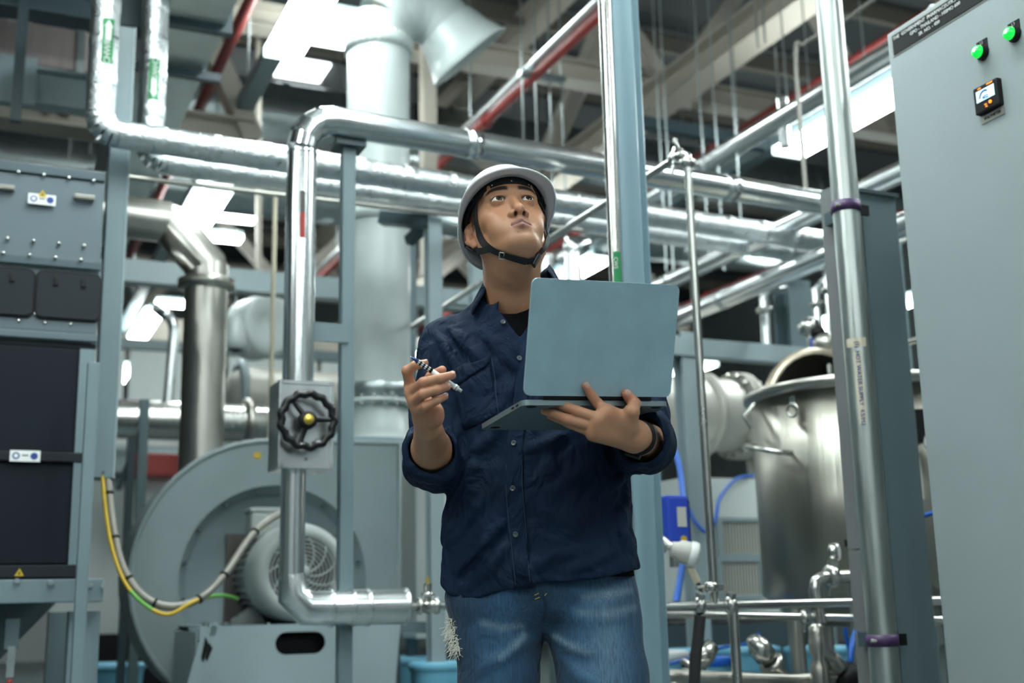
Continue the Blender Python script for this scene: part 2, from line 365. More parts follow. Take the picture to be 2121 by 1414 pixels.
# grey round ducts and beams near the roof
for (q, z, r, t) in [((1050, 205), 5.0, .28, 'grey round duct across the hall behind the sprinkler pipe'), ((1480, 130), 6.2, .30, 'dim round duct across the hall at upper right'), ((1250, 60), 6.4, .26, 'dim round duct under the roof above the blue column')]:
    p = PZ(q[0], q[1], z) + U * 3; root = thing('round_duct', t, 'duct', p - V * 6)
    MB().tube([p - V * 7, p + V * 5], r, 20).build('duct_run', 'galv', root)
    for i in range(6): MB().lathe(p + V * (-6.5 + 2 * i), V, [(r, -.04), (r + .02, -.03), (r + .02, .03), (r, .04)], 20).build('duct_band', 'galv', root)
# hanger rods across the right half
for i, (px, py) in enumerate([(1630, 200), (1570, 100), (1585, 90), (1790, 120), (1530, 300), (1680, 240), (1450, 230), (1470, 560), (1500, 560), (1540, 540), (1380, 560), (1395, 560)]):
    p = PZ(px, py, 3.9 if py < 400 else 2.8)
    tag(MB().cyl(Vector((p.x, p.y, p.z)), Vector((p.x, p.y, CZ - .1)), .0055, 8).build('hanger_rod', 'galv'), 'thin steel hanger rod dropping from the dark roof at right', 'rod', 'hanger rods at right')
# dark cross beam and insulated duct at upper left, above the machine
b0 = P(100, 135, 6.2); root = thing('insulated_duct', 'pinkish insulated duct above the dust collector', 'duct', b0)
MB().box(b0 - V * .75, (V, U, Z), (1.0, .25, .12), .02).build('duct_body', 'insul', root)
for s in (-1.2, -.5, .15): MB().box(b0 + V * s, (V, U, Z), (.02, .26, .13)).build('band', 'galv', root)
b1 = P(90, 185, 5.9); root = thing('steel_beam', 'pale blue steel beam above the dust collector', 'beam', b1)
MB().ibeam(b1 - V * 2, b1 + V * .28, .12, .2, .015).build('beam', 'paint_light', root)
MB().box(b1 + V * -.13 - U * .07, (V, U, Z), (.09, .015, .13)).build('splice_plate', 'paint_light', root)
b2 = P(100, 8, 5.6); tag(MB().ibeam(b2 - V * 2, b2 + V * .3, .15, .16, .015).build('steel_beam', 'paint_dark'), 'dark blue steel beam at the top left corner', 'beam')
h0 = P(42, 110, 5.5); tag(MB().box(h0 - Z * .0, (V, U, Z), (.025, .02, .36)).build('hanger_strut', 'paint_dark'), 'dark vertical hanger strut in front of the insulated duct', 'strut')
r0 = P(110, 348, 4.6); tag(MB().tube([r0 - V * 2.2, r0 + V * 2.4], .012, 8).build('thin_pipe', 'steel_warm'), 'thin pipe running along the top of the dust collector', 'pipe')
# ================================================================== CONTROL CABINET (right edge)
CA = R(-23); cd = Vector((-math.sin(CA), -math.cos(CA), 0)); cn = Vector((-cd.y * -1, cd.x * -1, 0)); cn = Vector((math.cos(CA), -math.sin(CA), 0))   # cd: along the face towards us, cn: into the cabinet
C0 = P(1838, 72, 3.2); fn = -cn
def onf(px, py, out=0.0): return PP(px, py, C0 + fn * out, fn)
cab = thing('control_cabinet', 'tall grey control cabinet with green lamps at the right edge', 'cabinet', Vector((C0.x, C0.y, 0)))
H = C0.z
MB().box(Vector((C0.x, C0.y, 0)) + cd * .45 + cn * .28 + Z * (H / 2 + .06), (cd, cn, Z), (.45, .26, H / 2 - .06), .006).build('body', 'cabinet', cab)
MB().box(Vector((C0.x, C0.y, 0)) + cd * .45 + cn * .01 + Z * (H / 2 + .06), (cd, cn, Z), (.45, .012, H / 2 - .06), .005).build('door', 'cabinet', cab)
MB().box(Vector((C0.x, C0.y, 0)) + cd * .45 + cn * .29 + Z * .05, (cd, cn, Z), (.44, .25, .05)).build('plinth', 'black', cab)
a = onf(1849, 76, .003); b_ = onf(1851, 116, .003); hh = (a.z - b_.z)
pl = MB().box(Vector((a.x, a.y, 0)) + cd * .30 + Z * ((a.z + b_.z) / 2), (cd, cn, Z), (.30, .0025, hh / 2)).build('nameplate', 'black', cab)
fx = cd; ts = hh * .40
MB().box(Vector((a.x, a.y, 0)) + cd * .30 + cn * .002 + Z * ((a.z + b_.z) / 2), (cd, cn, Z), (.306, .0025, hh / 2 + .005)).build('nameplate_edge', 'silver_label', pl)
o1 = Vector((a.x, a.y, a.z)) + fn * .0035
text('lettering', 'THE  GOVERNMENT  PHARMACEUTICAL  ORGANIZATION', o1 + cd * .004 - Z * hh * .19, cd, Z, ts * .62, 'white', pl)
text('lettering', 'GPO - THAILAND - HSIMO 600', o1 + cd * .072 - Z * hh * .47, cd, Z, ts * .62, 'white', pl)
text('lettering', 'SR. NO. - 420', o1 + cd * .105 - Z * hh * .75, cd, Z, ts * .62, 'white', pl)
for (px, py, s) in [(2038, 110, 'L2'), (2104, 72, 'L3')]:
    c = onf(px, py, .0); rr = .0175
    lp = MB().lathe(c, fn, [(rr * 1.15, 0), (rr * 1.15, .008), (rr, .012), (rr, .02)], 24).build('pilot_lamp', 'black', cab)
    MB().lathe(c, fn, [(rr, .02), (rr * .96, .024), (rr * .8, .030), (rr * .45, .034), (0, .035)], 24).build('lens', 'pilot', lp)
    MB().ball(c + fn * .0335 + cd * .001 + Z * .002, .005, (cd, Z, fn), (.006, .006, .0025), 12).build('bright_spot', 'pilot_hot', lp)
    MB().box(c + fn * .002 + Z * rr * 1.25, (cd, cn, Z), (rr * 1.05, .002, rr * .75)).build('lamp_plate', 'black', lp)
    text('lettering', s, c + fn * .0045 + Z * rr * 1.55, cd, Z, .011, 'label_grey', lp, 'CENTER')
vm_a, vm_b = onf(2023, 187), onf(2084, 222); vc = onf(2053, 202); vw = (Vector((vm_b.x - vm_a.x, vm_b.y - vm_a.y, 0))).length; vh = .072
vm = MB().box(vc + fn * .008, (cd, cn, Z), (vw * .46, .010, vh / 2), .004).build('voltmeter', 'black', cab)
sc = vc + fn * .0185 + Z * .008
MB().box(sc, (cd, cn, Z), (vw * .34, .001, vh * .21)).build('screen', 'lcd', vm)
for i in range(9):
    t = R(165 - i * 13); MB().box(sc + fn * .0015 + cd * (-.002 + .017 * math.cos(t)) + Z * (-.010 + .019 * math.sin(t)), (cd * math.sin(t) - Z * math.cos(t), cn, cd * math.cos(t) + Z * math.sin(t)), (.0019, .0004, .0022)).build('gauge_segment', 'lcd_ink', vm)
text('digits', '402', sc + fn * .0015 - Z * .009, cd, Z, .013, 'lcd_ink', vm, 'CENTER')
MB().cyl(vc + fn * .018 - Z * .019 + cd * .014, vc + fn * .021 - Z * .019 + cd * .014, .0045, 14).build('button', 'orange', vm)
for dx, dz, s in [(-.018, .029, 'selec'), (.017, .030, 'MV2307'), (-.002, -.020, 'VLL'), (.0, -.026, 'Hz')]:
    text('lettering', s, vc + fn * .0188 + cd * dx + Z * dz, cd, Z, .006, 'orange', vm, 'CENTER')
vl = MB().box(vc + fn * .002 - Z * (vh / 2 + .013) + cd * .002, (cd, cn, Z), (vw * .44, .002, .011)).build('voltmeter_plate', 'silver_label', cab)
text('lettering', 'VOLTMETER', vc + fn * .0045 - Z * (vh / 2 + .013) + cd * .002, cd, Z, .0105, 'black', vl, 'CENTER')
ec = C0 + cd * .055 + cn * .12
MB().torus(ec + Z * .052, cn + cd * .3, .028, .009, 24, 10).build('lifting_eye', 'galv', cab); MB().cyl(ec, ec + Z * .024, .014, 14).build('lifting_eye_base', 'galv', cab)
# ================================================================== RIGHT POST, PIPE, TRUNKING
q = P(1775, 700, 3.45); base = Vector((q.x, q.y, 0))
gp = thing('galvanised_pipe', 'thick galvanised vertical pipe with purple clamps left of the cabinet', 'pipe', base)
MB().cyl(base, base + Z * 4.6, .0405, 28).build('pipe', 'galv_post', gp)
colz = P(1800, 412, 3.6).z; q2 = P(1816, 700, 3.62); b2_ = Vector((q2.x, q2.y, 0))
sp = thing('steel_post', 'blue grey steel post behind the galvanised pipe', 'post', b2_)
MB().ibeam(b2_, b2_ + Z * colz, .135, .12, .010, up=U).build('post', 'paint', sp)
MB().box(b2_ + Z * (colz + .005), (V, U, Z), (.075, .07, .006)).build('cap_plate', 'paint_dark', sp)
for py in (430, 1327):
    zc = P(1775, py, 3.45).z; c = Vector((base.x, base.y, zc))
    cl = MB().lathe(c, Z, [(.041, -.016), (.0445, -.016), (.0445, .016), (.041, .016)], 28).build('clamp_band', 'purple', gp)
    MB().box(c + V * .062 - U * .0, (V, U, Z), (.022, .004, .016)).build('clamp_ear', 'black', cl)
    MB().cyl(c - V * .05 - U * .012, c - V * .03 - U * .02, .006, 8).build('clamp_bolt', 'steel_warm', cl)
    MB().box(c + V * .05 + U * .075, (V, U, Z), (.035, .045, .02)).build('clamp_bracket', 'paint_dark', cl)
# handwritten tape on the pipe
fwd = Vector((-base.x, -base.y, 0)).normalized(); side = Vector((-fwd.y, fwd.x, 0))
z0, z1 = P(1780, 875, 3.45).z, P(1770, 705, 3.45).z
tp = MB().lathe(base + Z * ((z0 + z1) / 2 - .01), Z, [(.0412, -(z1 - z0) / 2), (.0412, (z1 - z0) / 2 - .03)], 6, True, fwd, -.34, .22).build('tape_strip', 'tape', gp)
MB().lathe(base + Z * (z1 - .012), Z, [(.0412, -.014), (.0412, .012)], 8, True, fwd, -.8, .62).build('tape_strip', 'tape', gp)
text('handwriting', '(1)  HOT WATER SUPPLY  4.5/M3', base + fwd * .0418 - side * .002 + Z * ((z0 + z1) / 2 - .012), -Z, side, .017, 'navy_mark', tp, 'CENTER')
tz = P(1742, 382, 3.55).z; q3 = P(1764, 800, 3.6); b3 = Vector((q3.x, q3.y, 0)) - V * .012
tr = thing('cable_trunking', 'dull grey cable trunking with seams on the left of the galvanised pipe', 'cable trunking', b3)
mat('trunk', (.17, .175, .18), .5, noise=.06)
zs = [0.02, P(1785, 1310, 3.55).z, P(1772, 1137, 3.55).z, tz]
for i in range(3): MB().box(b3 + Z * ((zs[i] + zs[i + 1]) / 2), (V, U, Z), (.026, .03, (zs[i + 1] - zs[i]) / 2 - .002)).build('trunking_cover', 'trunk', tr)
# ================================================================== CENTRAL BLUE COLUMN AND POLE
q = P(1313, 500, 3.55); cb = Vector((q.x, q.y, 0)); ca = R(22); cf = Vector((-math.sin(ca), -math.cos(ca), 0)); cs = Vector((math.cos(ca), -math.sin(ca), 0))
col = thing('steel_column', 'light blue steel H column behind the laptop', 'column', cb)
mat('paint_col', (.235, .36, .42), .40, noise=.07)
MB().ibeam(cb, cb + Z * 5.2, .074, .085, .009, up=cf).build('column', 'paint_col', col)
MB().box(cb - cs * .036 + cf * .046 + Z * 2.6, (cs, cf, Z), (.010, .0045, 2.6)).build('weld_strip', 'worn_paint', col)
MB().box(cb + Z * .01, (cs, cf, Z), (.12, .12, .01)).build('base_plate', 'paint', col)
q = P(1264, 300, 3.42); pb = Vector((q.x, q.y, 0))
po = thing('steel_pole', 'slim stainless pole with a green label beside the blue column', 'pipe', pb)
MB().cyl(pb, pb + Z * 5.0, .0195, 20).build('pipe', 'steel', po)
fwd = Vector((-pb.x, -pb.y, 0)).normalized(); side = Vector((-fwd.y, fwd.x, 0))
zc = P(1271, 562, 3.42).z
lb = MB().lathe(pb + Z * zc, Z, [(.0199, -.055), (.0199, .055)], 8, True, fwd, -.25, 1.0).build('flow_label', 'green', po)
text('lettering', 'CWS', pb + fwd * .0208 + side * .002 + Z * (zc + .02), -Z, side, .016, 'white', lb, 'CENTER')
# ================================================================== CLAD STEAM PIPE LOOP
X1 = P(622, 500, 4.0); px0 = Vector((X1.x, X1.y, 0)); ZP = P(700, 238, 4.0).z - .005
r1, r2 = .0525, .041
cp = thing('clad_pipe', 'shiny aluminium clad pipe rising from the blower and turning right', 'pipe', px0 + Z * .8)
boxz0, boxz1 = P(625, 972, 3.95).z, P(625, 790, 3.95).z
MB().cyl(px0 + Z * (boxz1 - .02), px0 + Z * (ZP - .13), r1, 28).build('vertical_pipe', 'clad', cp)
cc = px0 + V * .115 + Z * (ZP - .115)
ep = arc(cc, -V, Z, .115, 0, R(90), 4)
for i in range(4): MB().tube([ep[i] + (ep[i] - ep[i + 1]) * .10, ep[i + 1]], r1 * (1.03 if i % 2 else 1.0), 28).build('elbow_segment', 'clad', cp)
rp0 = px0 + V * .11 + Z * ZP
run_end = PZ(1725, 425, ZP)
MB().cyl(rp0, run_end, r1, 28).build('horizontal_pipe', 'clad', cp)
dirp = (run_end - rp0).normalized()
for t in (.55, 1.15, 1.75): MB().lathe(rp0 + dirp * t, dirp, [(r1, -.03), (r1 + .003, -.03), (r1 + .003, .03), (r1, .03)], 28).build('cladding_seam', 'clad', cp)
MB().lathe(px0 + Z * (ZP - .14), Z, [(r1, -.004), (r1 + .003, 0), (r1, .004)], 28).build('cladding_seam', 'clad', cp)
# red and black flow label
fwd = Vector((-px0.x, -px0.y, 0)).normalized()
z_a, z_b, z_c = P(626, 395, 3.95).z, P(626, 440, 3.95).z, P(626, 492, 3.95).z
MB().lathe(px0 + Z * 0, Z, [(r1 + .001, z_b), (r1 + .001, z_a)], 6, True, fwd, -.06, .30).build('flow_label', 'brown_plate', cp)
MB().lathe(px0 + Z * 0, Z, [(r1 + .001, z_c), (r1 + .001, z_b)], 6, True, fwd, -.06, .30).build('flow_label', 'red', cp)
# valve box and handwheel
bc = px0 + Z * ((boxz0 + boxz1) / 2) + V * .012; bh = (boxz1 - boxz0) / 2
MB().box(bc, (V, U, Z), (.092, .075, bh), .006).build('valve_box', 'clad', cp)
vb = MB().box(bc - U * .076, (V, U, Z), (.088, .004, bh - .008), .003).build('box_cover', 'clad', cp)
for s in (-1, 1):
    for k in (-1, 1): MB().cyl(bc - U * .08 + V * (s * .0) + Z * (k * bh * .78), bc - U * .083 + Z * (k * bh * .78), .005, 10).build('rivet', 'steel', vb)
    MB().box(bc - U * .081 + V * (s * .084), (V, U, Z), (.005, .004, bh - .004)).build('corner_trim', 'clad', vb)
MB().box(bc - U * .081 + Z * (bh - .008), (V, U, Z), (.086, .004, .006)).build('corner_trim', 'clad', vb); MB().box(bc - U * .081 - Z * (bh - .008), (V, U, Z), (.086, .004, .006)).build('corner_trim', 'clad', vb)
hc = P(637, 870, 3.95); hc = hc - U * 0; hw0 = PP(637, 870, bc - U * .135, NU)
hw = MB().torus(hw0, NU, lambda t: .0865 + .003 * math.cos(13 * t), .0135, 104, 12, ref=V).build('handwheel', 'black_gloss', cp)
for ang in (4, 128, 253):
    e = V * math.cos(R(ang)) + Z * math.sin(R(ang))
    MB().tube([hw0 + e * .018 + NU * .004, hw0 + e * .05 + NU * -.002, hw0 + e * .084], [.011, .009, .008], 10).build('spoke', 'black_gloss', hw)
MB().lathe(hw0, NU, [(.030, -.02), (.030, .010), (.026, .016), (0, .016)], 28).build('hub', 'black', hw)
MB().lathe(hw0, NU, [(.017, .016), (.017, .0185), (.008, .0185), (.007, .0205), (0, .0205)], 20).build('hub_cap', 'gold', hw)
MB().cyl(hw0 + U * .02, hw0 + U * .07, .014, 14).build('valve_stem', 'steel', hw)
# lower run
zl = P(740, 1258, 3.95).z
lx = px0 - V * .01
MB().cyl(lx + Z * (boxz0 + .01), lx + Z * (zl + .10), r2, 28).build('lower_pipe', 'clad', cp)
MB().cyl(lx + Z * (zl + .115), lx + Z * (zl + .095), r2 + .002, 28).build('cladding_seam', 'clad', cp)
ep = [lx + Z * (zl + .11), lx + Z * (zl + .045) + V * .006, lx + V * .05 + Z * (zl + .002), lx + V * .13 + Z * zl]
MB().tube(ep, [r2 + .003, r2 + .012, .058, .058], 28).build('lower_elbow', 'clad', cp)
xs = [.13, .20, .255, .395]
for i in range(3):
    MB().cyl(lx + V * xs[i] + Z * zl, lx + V * xs[i + 1] + Z * (zl - .0), .0575 + .0025 * (i % 2), 28).build('lower_run', 'clad', cp)
for x_ in (.13, .20, .255, .388): MB().lathe(lx + V * x_ + Z * zl, V, [(.056, -.005), (.0625, -.004), (.0625, .004), (.056, .005)], 28).build('cladding_seam', 'clad', cp)
# small valve after the clad run
ve = lx + V * .395 + Z * zl
vv = thing('ball_valve', 'small stainless valve at the end of the clad pipe beside the worker', 'valve', ve)
MB().cyl(ve, ve + V * .16, .0135, 16).build('stub_pipe', 'steel', vv)
MB().lathe(ve + V * .075, V, [(.016, -.04), (.028, -.036), (.028, -.026), (.020, -.02), (.026, 0), (.020, .02), (.028, .026), (.028, .036), (.016, .04)], 18).build('valve_body', 'steel', vv)
MB().cyl(ve + V * .075, ve + V * .075 + Z * .075, .014, 14).build('bonnet', 'steel', vv); MB().lathe(ve + V * .075 + Z * .03, Z, [(.014, 0), (.024, .002), (.024, .014), (.014, .016)], 14).build('bonnet_nut', 'steel', vv)
MB().cyl(ve + V * .075 + Z * .075, ve + V * .075 + Z * .098, .006, 10).build('stem', 'gold', vv)
MB().tube([ve + V * .16, ve + V * .19, ve + V * .2 - Z * .03, ve + V * .2 - Z * .18], .014, 12).build('drop_pipe', 'steel', vv)
# support post for the clad pipe
q = P(716, 900, 4.12); sb = Vector((q.x, q.y, 0)); ztop = P(716, 305, 4.1).z
spo = thing('pipe_support', 'slender blue grey square post carrying the clad pipe', 'post', sb)
MB().box(sb + Z * ztop / 2, (V, U, Z), (.0235, .0235, ztop / 2), .003).build('post', 'paint', spo)
MB().box(sb + Z * (ztop + .012) + V * .0, (V, U, Z), (.055, .05, .012)).build('head_plate', 'paint_dark', spo)
MB().box(sb + Z * (ztop + .045) - U * .02, (V, U, Z), (.045, .045, .022), .003).build('saddle', 'paint_dark', spo)
zb = P(680, 686, 4.05).z; pr = PP(652, 686, sb - U * .024, NU); L = (Vector((sb.x, sb.y, 0)) - Vector((pr.x, pr.y, 0))).length
MB().box(Vector((sb.x, sb.y, zb)) - U * .024 - V * (L / 2), (V, U, Z), (L / 2, .006, .033)).build('bracket_plate', 'paint', spo)
MB().box(sb + Z * .006, (V, U, Z), (.07, .07, .006)).build('foot_plate', 'paint', spo)
# ================================================================== FOIL WRAPPED CHILLED WATER PIPES
def foilpipe(label, vx, Y0, zrun_px, end_px, lab_y, textstr, up, r):
    q = P(vx, 150, Y0); c = Vector((q.x, q.y, 0)); zr = P(zrun_px[0], zrun_px[1], Y0).z
    e = PZ(end_px[0], end_px[1], zr); root = thing('foil_pipe', label, 'pipe', c + Z * zr, 'foil wrapped water pipes')
    d = Vector((e.x - c.x, e.y - c.y, 0)).normalized(); rb = r * 1.25
    MB().cyl(c + Z * (zr + rb), c + Z * 4.6, r, 28).build('vertical_pipe', 'foil', root)
    pts = arc(c + d * rb + Z * (zr + rb), -d, -Z, rb, 0, R(90), 5)
    for i in range(5): MB().tube([pts[i], pts[i + 1] + (pts[i + 1] - pts[i]) * .12], r * (1.02 if i % 2 else 1.0), 28).build('elbow_segment', 'foil', root)
    MB().cyl(c + d * rb + Z * zr, Vector((e.x, e.y, zr)), r, 28).build('horizontal_pipe', 'foil', root)
    L = (Vector((e.x, e.y, 0)) - c).length; t = .22
    while t < L - .05:
        MB().lathe(c + d * t + Z * zr, d, [(r, -.026), (r + .0022, -.022), (r + .0022, .022), (r, .026)], 28).build('tape_band', 'foil', root); t += .21
    t = zr + .2
    while t < 3.6:
        MB().lathe(c + Z * t, Z, [(r, -.024), (r + .002, -.02), (r + .002, .02), (r, .024)], 28).build('tape_band', 'foil', root); t += .16
    fwd = Vector((-c.x, -c.y, 0)).normalized(); side = Vector((-fwd.y, fwd.x, 0)); ang = .25 if up else .10
    za, zb = P(vx, lab_y[0], Y0 - r).z, P(vx, lab_y[1], Y0 - r).z; rr = r + .0035
    lb = MB().lathe(c, Z, [(rr, zb), (rr, za)], 8, True, fwd, ang - .38, ang + .38).build('flow_label', 'green', root)
    ld = (fwd * math.cos(ang) + side * math.sin(ang)); ls = Vector((-ld.y, ld.x, 0)); h = za - zb
    if up: ac, tcn, s = za - h * .04, zb + h * .24, 1
    else: ac, tcn, s = zb + h * .04, za - h * .24, -1
    w = .011; o = c + ld * (rr + .0012) + Z * ac
    MB().add([o, o + ls * (w * 1.5) - Z * (s * .03), o + ls * w - Z * (s * .03), o + ls * w - Z * (s * h * .45), o - ls * w - Z * (s * h * .45), o - ls * w - Z * (s * .03), o - ls * (w * 1.5) - Z * (s * .03)], [(0, 1, 2, 5, 6), (2, 3, 4, 5)]).build('arrow', 'white', lb)
    text('lettering', textstr, c + ld * (rr + .0015) + Z * tcn, Z if up else -Z, -ls if up else ls, .034, 'white', lb, 'CENTER')
    return root
foilpipe('foil wrapped water pipe with up arrow label, nearer and upper of the pair', 212, 4.3, (215, 272), (1735, 505), (36, 128), 'CHWR', True, .0545)
foilpipe('foil wrapped water pipe with down arrow label, lower and behind its twin', 317, 4.72, (320, 330), (1700, 530), (120, 205), 'CHWS', False, .0555)
# ================================================================== BIG GREY DUCT WITH FLARED OUTLET
q = P(783, 600, 6.0); gb = Vector((q.x, q.y, 0)); gr = .165
gd = thing('exhaust_duct', 'big pale grey round duct rising from the blower to a flared outlet', 'duct', gb + Z * 1.6)
zt = P(772, 100, 6.0).z; zbm = P(783, 905, 6.0).z; zj = P(783, 455, 6.0).z; zk = P(783, 800, 6.0).z
MB().cyl(gb + Z * zk, gb + Z * zj, gr, 40).build('duct_section', 'duct_grey', gd); MB().cyl(gb + Z * zj, gb + Z * zt, gr, 40).build('duct_section', 'duct_grey', gd)
for zz in (zt, zj): 
    fl = MB().lathe(gb + Z * zz, Z, [(gr, -.035), (gr + .02, -.03), (gr + .02, .03), (gr, .035)], 40).build('flange', 'duct_grey', gd)
for i in range(26):
    t = 2 * math.pi * i / 26; MB().cyl(gb + Z * (zt - .034) + Vector((math.cos(t), math.sin(t), 0)) * (gr + .012), gb + Z * (zt + .036) + Vector((math.cos(t), math.sin(t), 0)) * (gr + .012), .007, 6).build('flange_bolt', 'steel', gd)
Rb = .225; ec = gb + V * Rb + Z * (zt + .04); pts = arc(ec, -V, Z, Rb, 0, R(138), 5)
for i in range(5):
    MB().tube([pts[i] + (pts[i] - pts[i + 1]) * .02, pts[i + 1]], gr * (1 - .012 * (i % 2)), 40, caps=False).build('elbow_segment', 'duct_grey', gd)
tdir = (V * math.sin(R(138)) + Z * math.cos(R(138))).normalized()
MB().lathe(pts[-1], tdir, [(gr, -.02), (gr + .012, .0), (gr + .04, .10), (gr + .085, .20), (gr + .09, .20), (gr + .09, .206), (gr + .03, .1), (gr - .01, 0)], 40).build('flared_outlet', 'duct_grey', gd)
MB().lathe(gb, Z, [(gr, zk), (gr + .004, zk - .01), (gr + .004, zk - .05), (gr - .004, zk - .06), (gr - .004, zk - .085)], 40).build('sleeve', 'galv', gd)
MB().lathe(gb, Z, [(gr - .01, zk - .085), (gr + .03, zk - .085), (gr + .03, zk - .105), (gr - .01, zk - .105)], 40).build('bottom_flange', 'duct_grey', gd)
for i in range(20):
    t = 2 * math.pi * i / 20; e = Vector((math.cos(t), math.sin(t), 0)) * (gr + .02); MB().cyl(gb + Z * (zk - .12) + e, gb + Z * (zk - .07) + e, .009, 6).build('flange_bolt', 'steel', gd)
MB().lathe(gb, Z, [(gr - .012, zk - .105), (gr - .005, zbm), (gr + .03, zbm - .02), (gr + .03, zbm - .04)], 40).build('transition', 'duct_grey', gd)
# ================================================================== BLOWER
BC = P(560, 1192, 5.45); BC.z = .965; RH = .60; DH = .42
def bl(a, b, z): return BC + V * a - U * b + Z * z      # a right, b towards viewer along the shaft, z up from the shaft
bw = thing('blower', 'large blue grey scroll blower with motor at lower left', 'blower', Vector((BC.x, BC.y, 0)))
outer = [(RH * math.cos(t), RH * math.sin(t)) for t in [R(90 + 180 * i / 28) for i in range(29)]] + [(RH * math.cos(t), RH * math.sin(t) * 1.0) for t in [R(270 + 50 * i / 8) for i in range(1, 9)]] + [(.60, -.30), (.60, .61)]
n = len(outer); fr_ = [bl(a, 0, z) for a, z in outer]; bk = [bl(a, -DH, z) for a, z in outer]
MB().add(fr_ + bk, [(i, n + i, n + (i + 1) % n, (i + 1) % n) for i in range(n)] + [[n + i for i in range(n)]]).build('scroll_wrap', 'blower_paint', bw)
MB().plate(bl(0, .0, 0), (V, Z, NU), outer, [ring2d(.02, -.02, .42, 48)], .012).build('face_plate', 'blower_paint', bw)
MB().lathe(bl(.02, 0, -.02), NU, [(.42, .006), (.415, -.02), (.385, -.045), (.385, -.06), (0, -.06)], 48).build('inlet_plate', 'paint_light', bw)
MB().tube([bl(a * 1.0, .005, z * 1.0) for a, z in outer] + [bl(outer[0][0], .005, outer[0][1])], .012, 8).build('rim_edge', 'blower_paint', bw)
bolt = None
for i in range(16):
    t = 2 * math.pi * (i + .5) / 16; p = bl(.02 + .398 * math.cos(t), -.03, -.02 + .398 * math.sin(t)); MB().cyl(p, p + NU * .018, .010, 6).build('bolt', 'paint_dark', bw)
st = P(533, 943, 5.42); st = PP(533, 943, bl(0, .008, 0), NU)
MB().box(st, (V, NU, Z), (.016, .001, .014)).build('yellow_sticker', 'yellow', bw)
MB().box(bl(.42, -DH / 2, .60 + .02), (V, U, Z), (.21, .21, .02)).build('outlet_flange', 'paint_light', bw)
# brown mounting plate and motor
MB().box(bl(.07, -.045, -.05), (V, U, Z), (.26, .012, .235)).build('mounting_plate', 'brown_plate', bw)
mo = MB().lathe(bl(.02, 0, .0), NU, [(.165, -.03), (.165, .30)], 40).build('motor_body', 'motor', bw)
for i in range(36):
    t = 2 * math.pi * i / 36; e = V * math.cos(t) + Z * math.sin(t); f = NU.cross(e)
    MB().box(bl(.02, .14, 0) + e * .172, (e, NU, f), (.014, .155, .0025)).build('cooling_fin', 'motor', mo)
cw = MB().lathe(bl(.02, 0, 0), NU, [(.190, .28), (.198, .285), (.202, .31), (.202, .44), (.195, .475), (.175, .495), (.140, .50), (.138, .43)], 48).build('fan_cowl', 'motor', bw)
MB().lathe(bl(.02, 0, 0), NU, [(.14, .43), (0, .43)], 40).build('grille_shade', 'black', cw)  # black disc stands in for the shaded inside of the cowl
for k in range(7): MB().torus(bl(.02, .496, 0), NU, .040 + k * .0150, .0030, 40, 6).build('grille_ring', 'motor', cw)
for k in range(11):
    a0 = 2 * math.pi * k / 11; pts = []
    for j in range(7):
        rr = .02 + j * .02; t = a0 + j * .14; pts.append(bl(.02 + rr * math.cos(t), .498, rr * math.sin(t)))
    MB().tube(pts, .0036, 8).build('grille_spoke', 'motor', cw)
MB().lathe(bl(.02, .497, 0), NU, [(.03, -.003), (.03, .005), (0, .006)], 24).build('grille_hub', 'motor', cw)
tb = MB().box(bl(-.055, .16, .215), (V, NU, Z), (.085, .07, .05), .015).build('terminal_box', 'motor', bw)
MB().box(bl(-.055, .16, .272), (V, NU, Z), (.09, .075, .01), .005).build('box_lid', 'motor', tb); MB().box(bl(-.09, .231, .205), (V, NU, Z), (.011, .001, .014)).build('yellow_mark', 'yellow', tb)
MB().torus(bl(-.115, .28, .165), V, .022, .0065, 20, 8).build('lifting_eye', 'motor', bw)
for s in (-1, 1):
    ft = MB().prism([bl(.02 + s * .10, .05, -.12), bl(.02 + s * .20, .05, -.185), bl(.02 + s * .20, .05, -.21), bl(.02 + s * .06, .05, -.21)], NU * .06).build('motor_foot', 'motor', bw)
    MB().cyl(bl(.02 + s * .175, .08, -.19), bl(.02 + s * .175, .08, -.165), .012, 6).build('foot_bolt', 'steel', ft)
# pedestal with slot
PT = -.205; pz0 = -BC.z
fpo = [(-.17, PT), (.62, PT), (.62, PT - .02), (.50, pz0 + .01), (-.36, pz0 + .01), (-.36, -.62)]
def hole(px, py): 
    q = PP(px, py, bl(0, .52, 0), NU) - BC; return (q.dot(V), q.z)
hc_ = hole(622, 1331); h1 = hole(444, 1300); h2 = hole(424, 1345); h3 = hole(432, 1350); h4 = hole(556, 1292)
tl, br = hole(415, 1270), hole(830, 1270)
out2 = [(tl[0], PT), (br[0], PT), (br[0] - .02, PT - .2), (br[0] - .05, pz0 + .01), (tl[0] - .16, pz0 + .01), (tl[0] - .10, PT - .45), (tl[0], PT - .05)]
MB().plate(bl(0, .52, 0), (V, Z, NU), out2, [stadium(hc_[0], hc_[1], .205, .088), [(h1[0] - .012, h1[1] + .02), (h1[0] - .02, h1[1] - .03), (h1[0] + .004, h1[1] - .03), (h1[0] + .014, h1[1] + .02)], stadium(h4[0], h4[1], .012, .011)], .008).build('pedestal_front', 'paint_light', bw)
MB().add([bl(tl[0], .51, PT - .004), bl(br[0], .51, PT - .004), bl(br[0], .0, PT - .004), bl(tl[0], .0, PT - .004), bl(tl[0], .51, PT), bl(br[0], .51, PT), bl(br[0], .0, PT), bl(tl[0], .0, PT)], [(0, 3, 2, 1), (4, 5, 6, 7), (0, 1, 5, 4), (1, 2, 6, 5), (2, 3, 7, 6), (3, 0, 4, 7)]).build('pedestal_top', 'paint', bw)
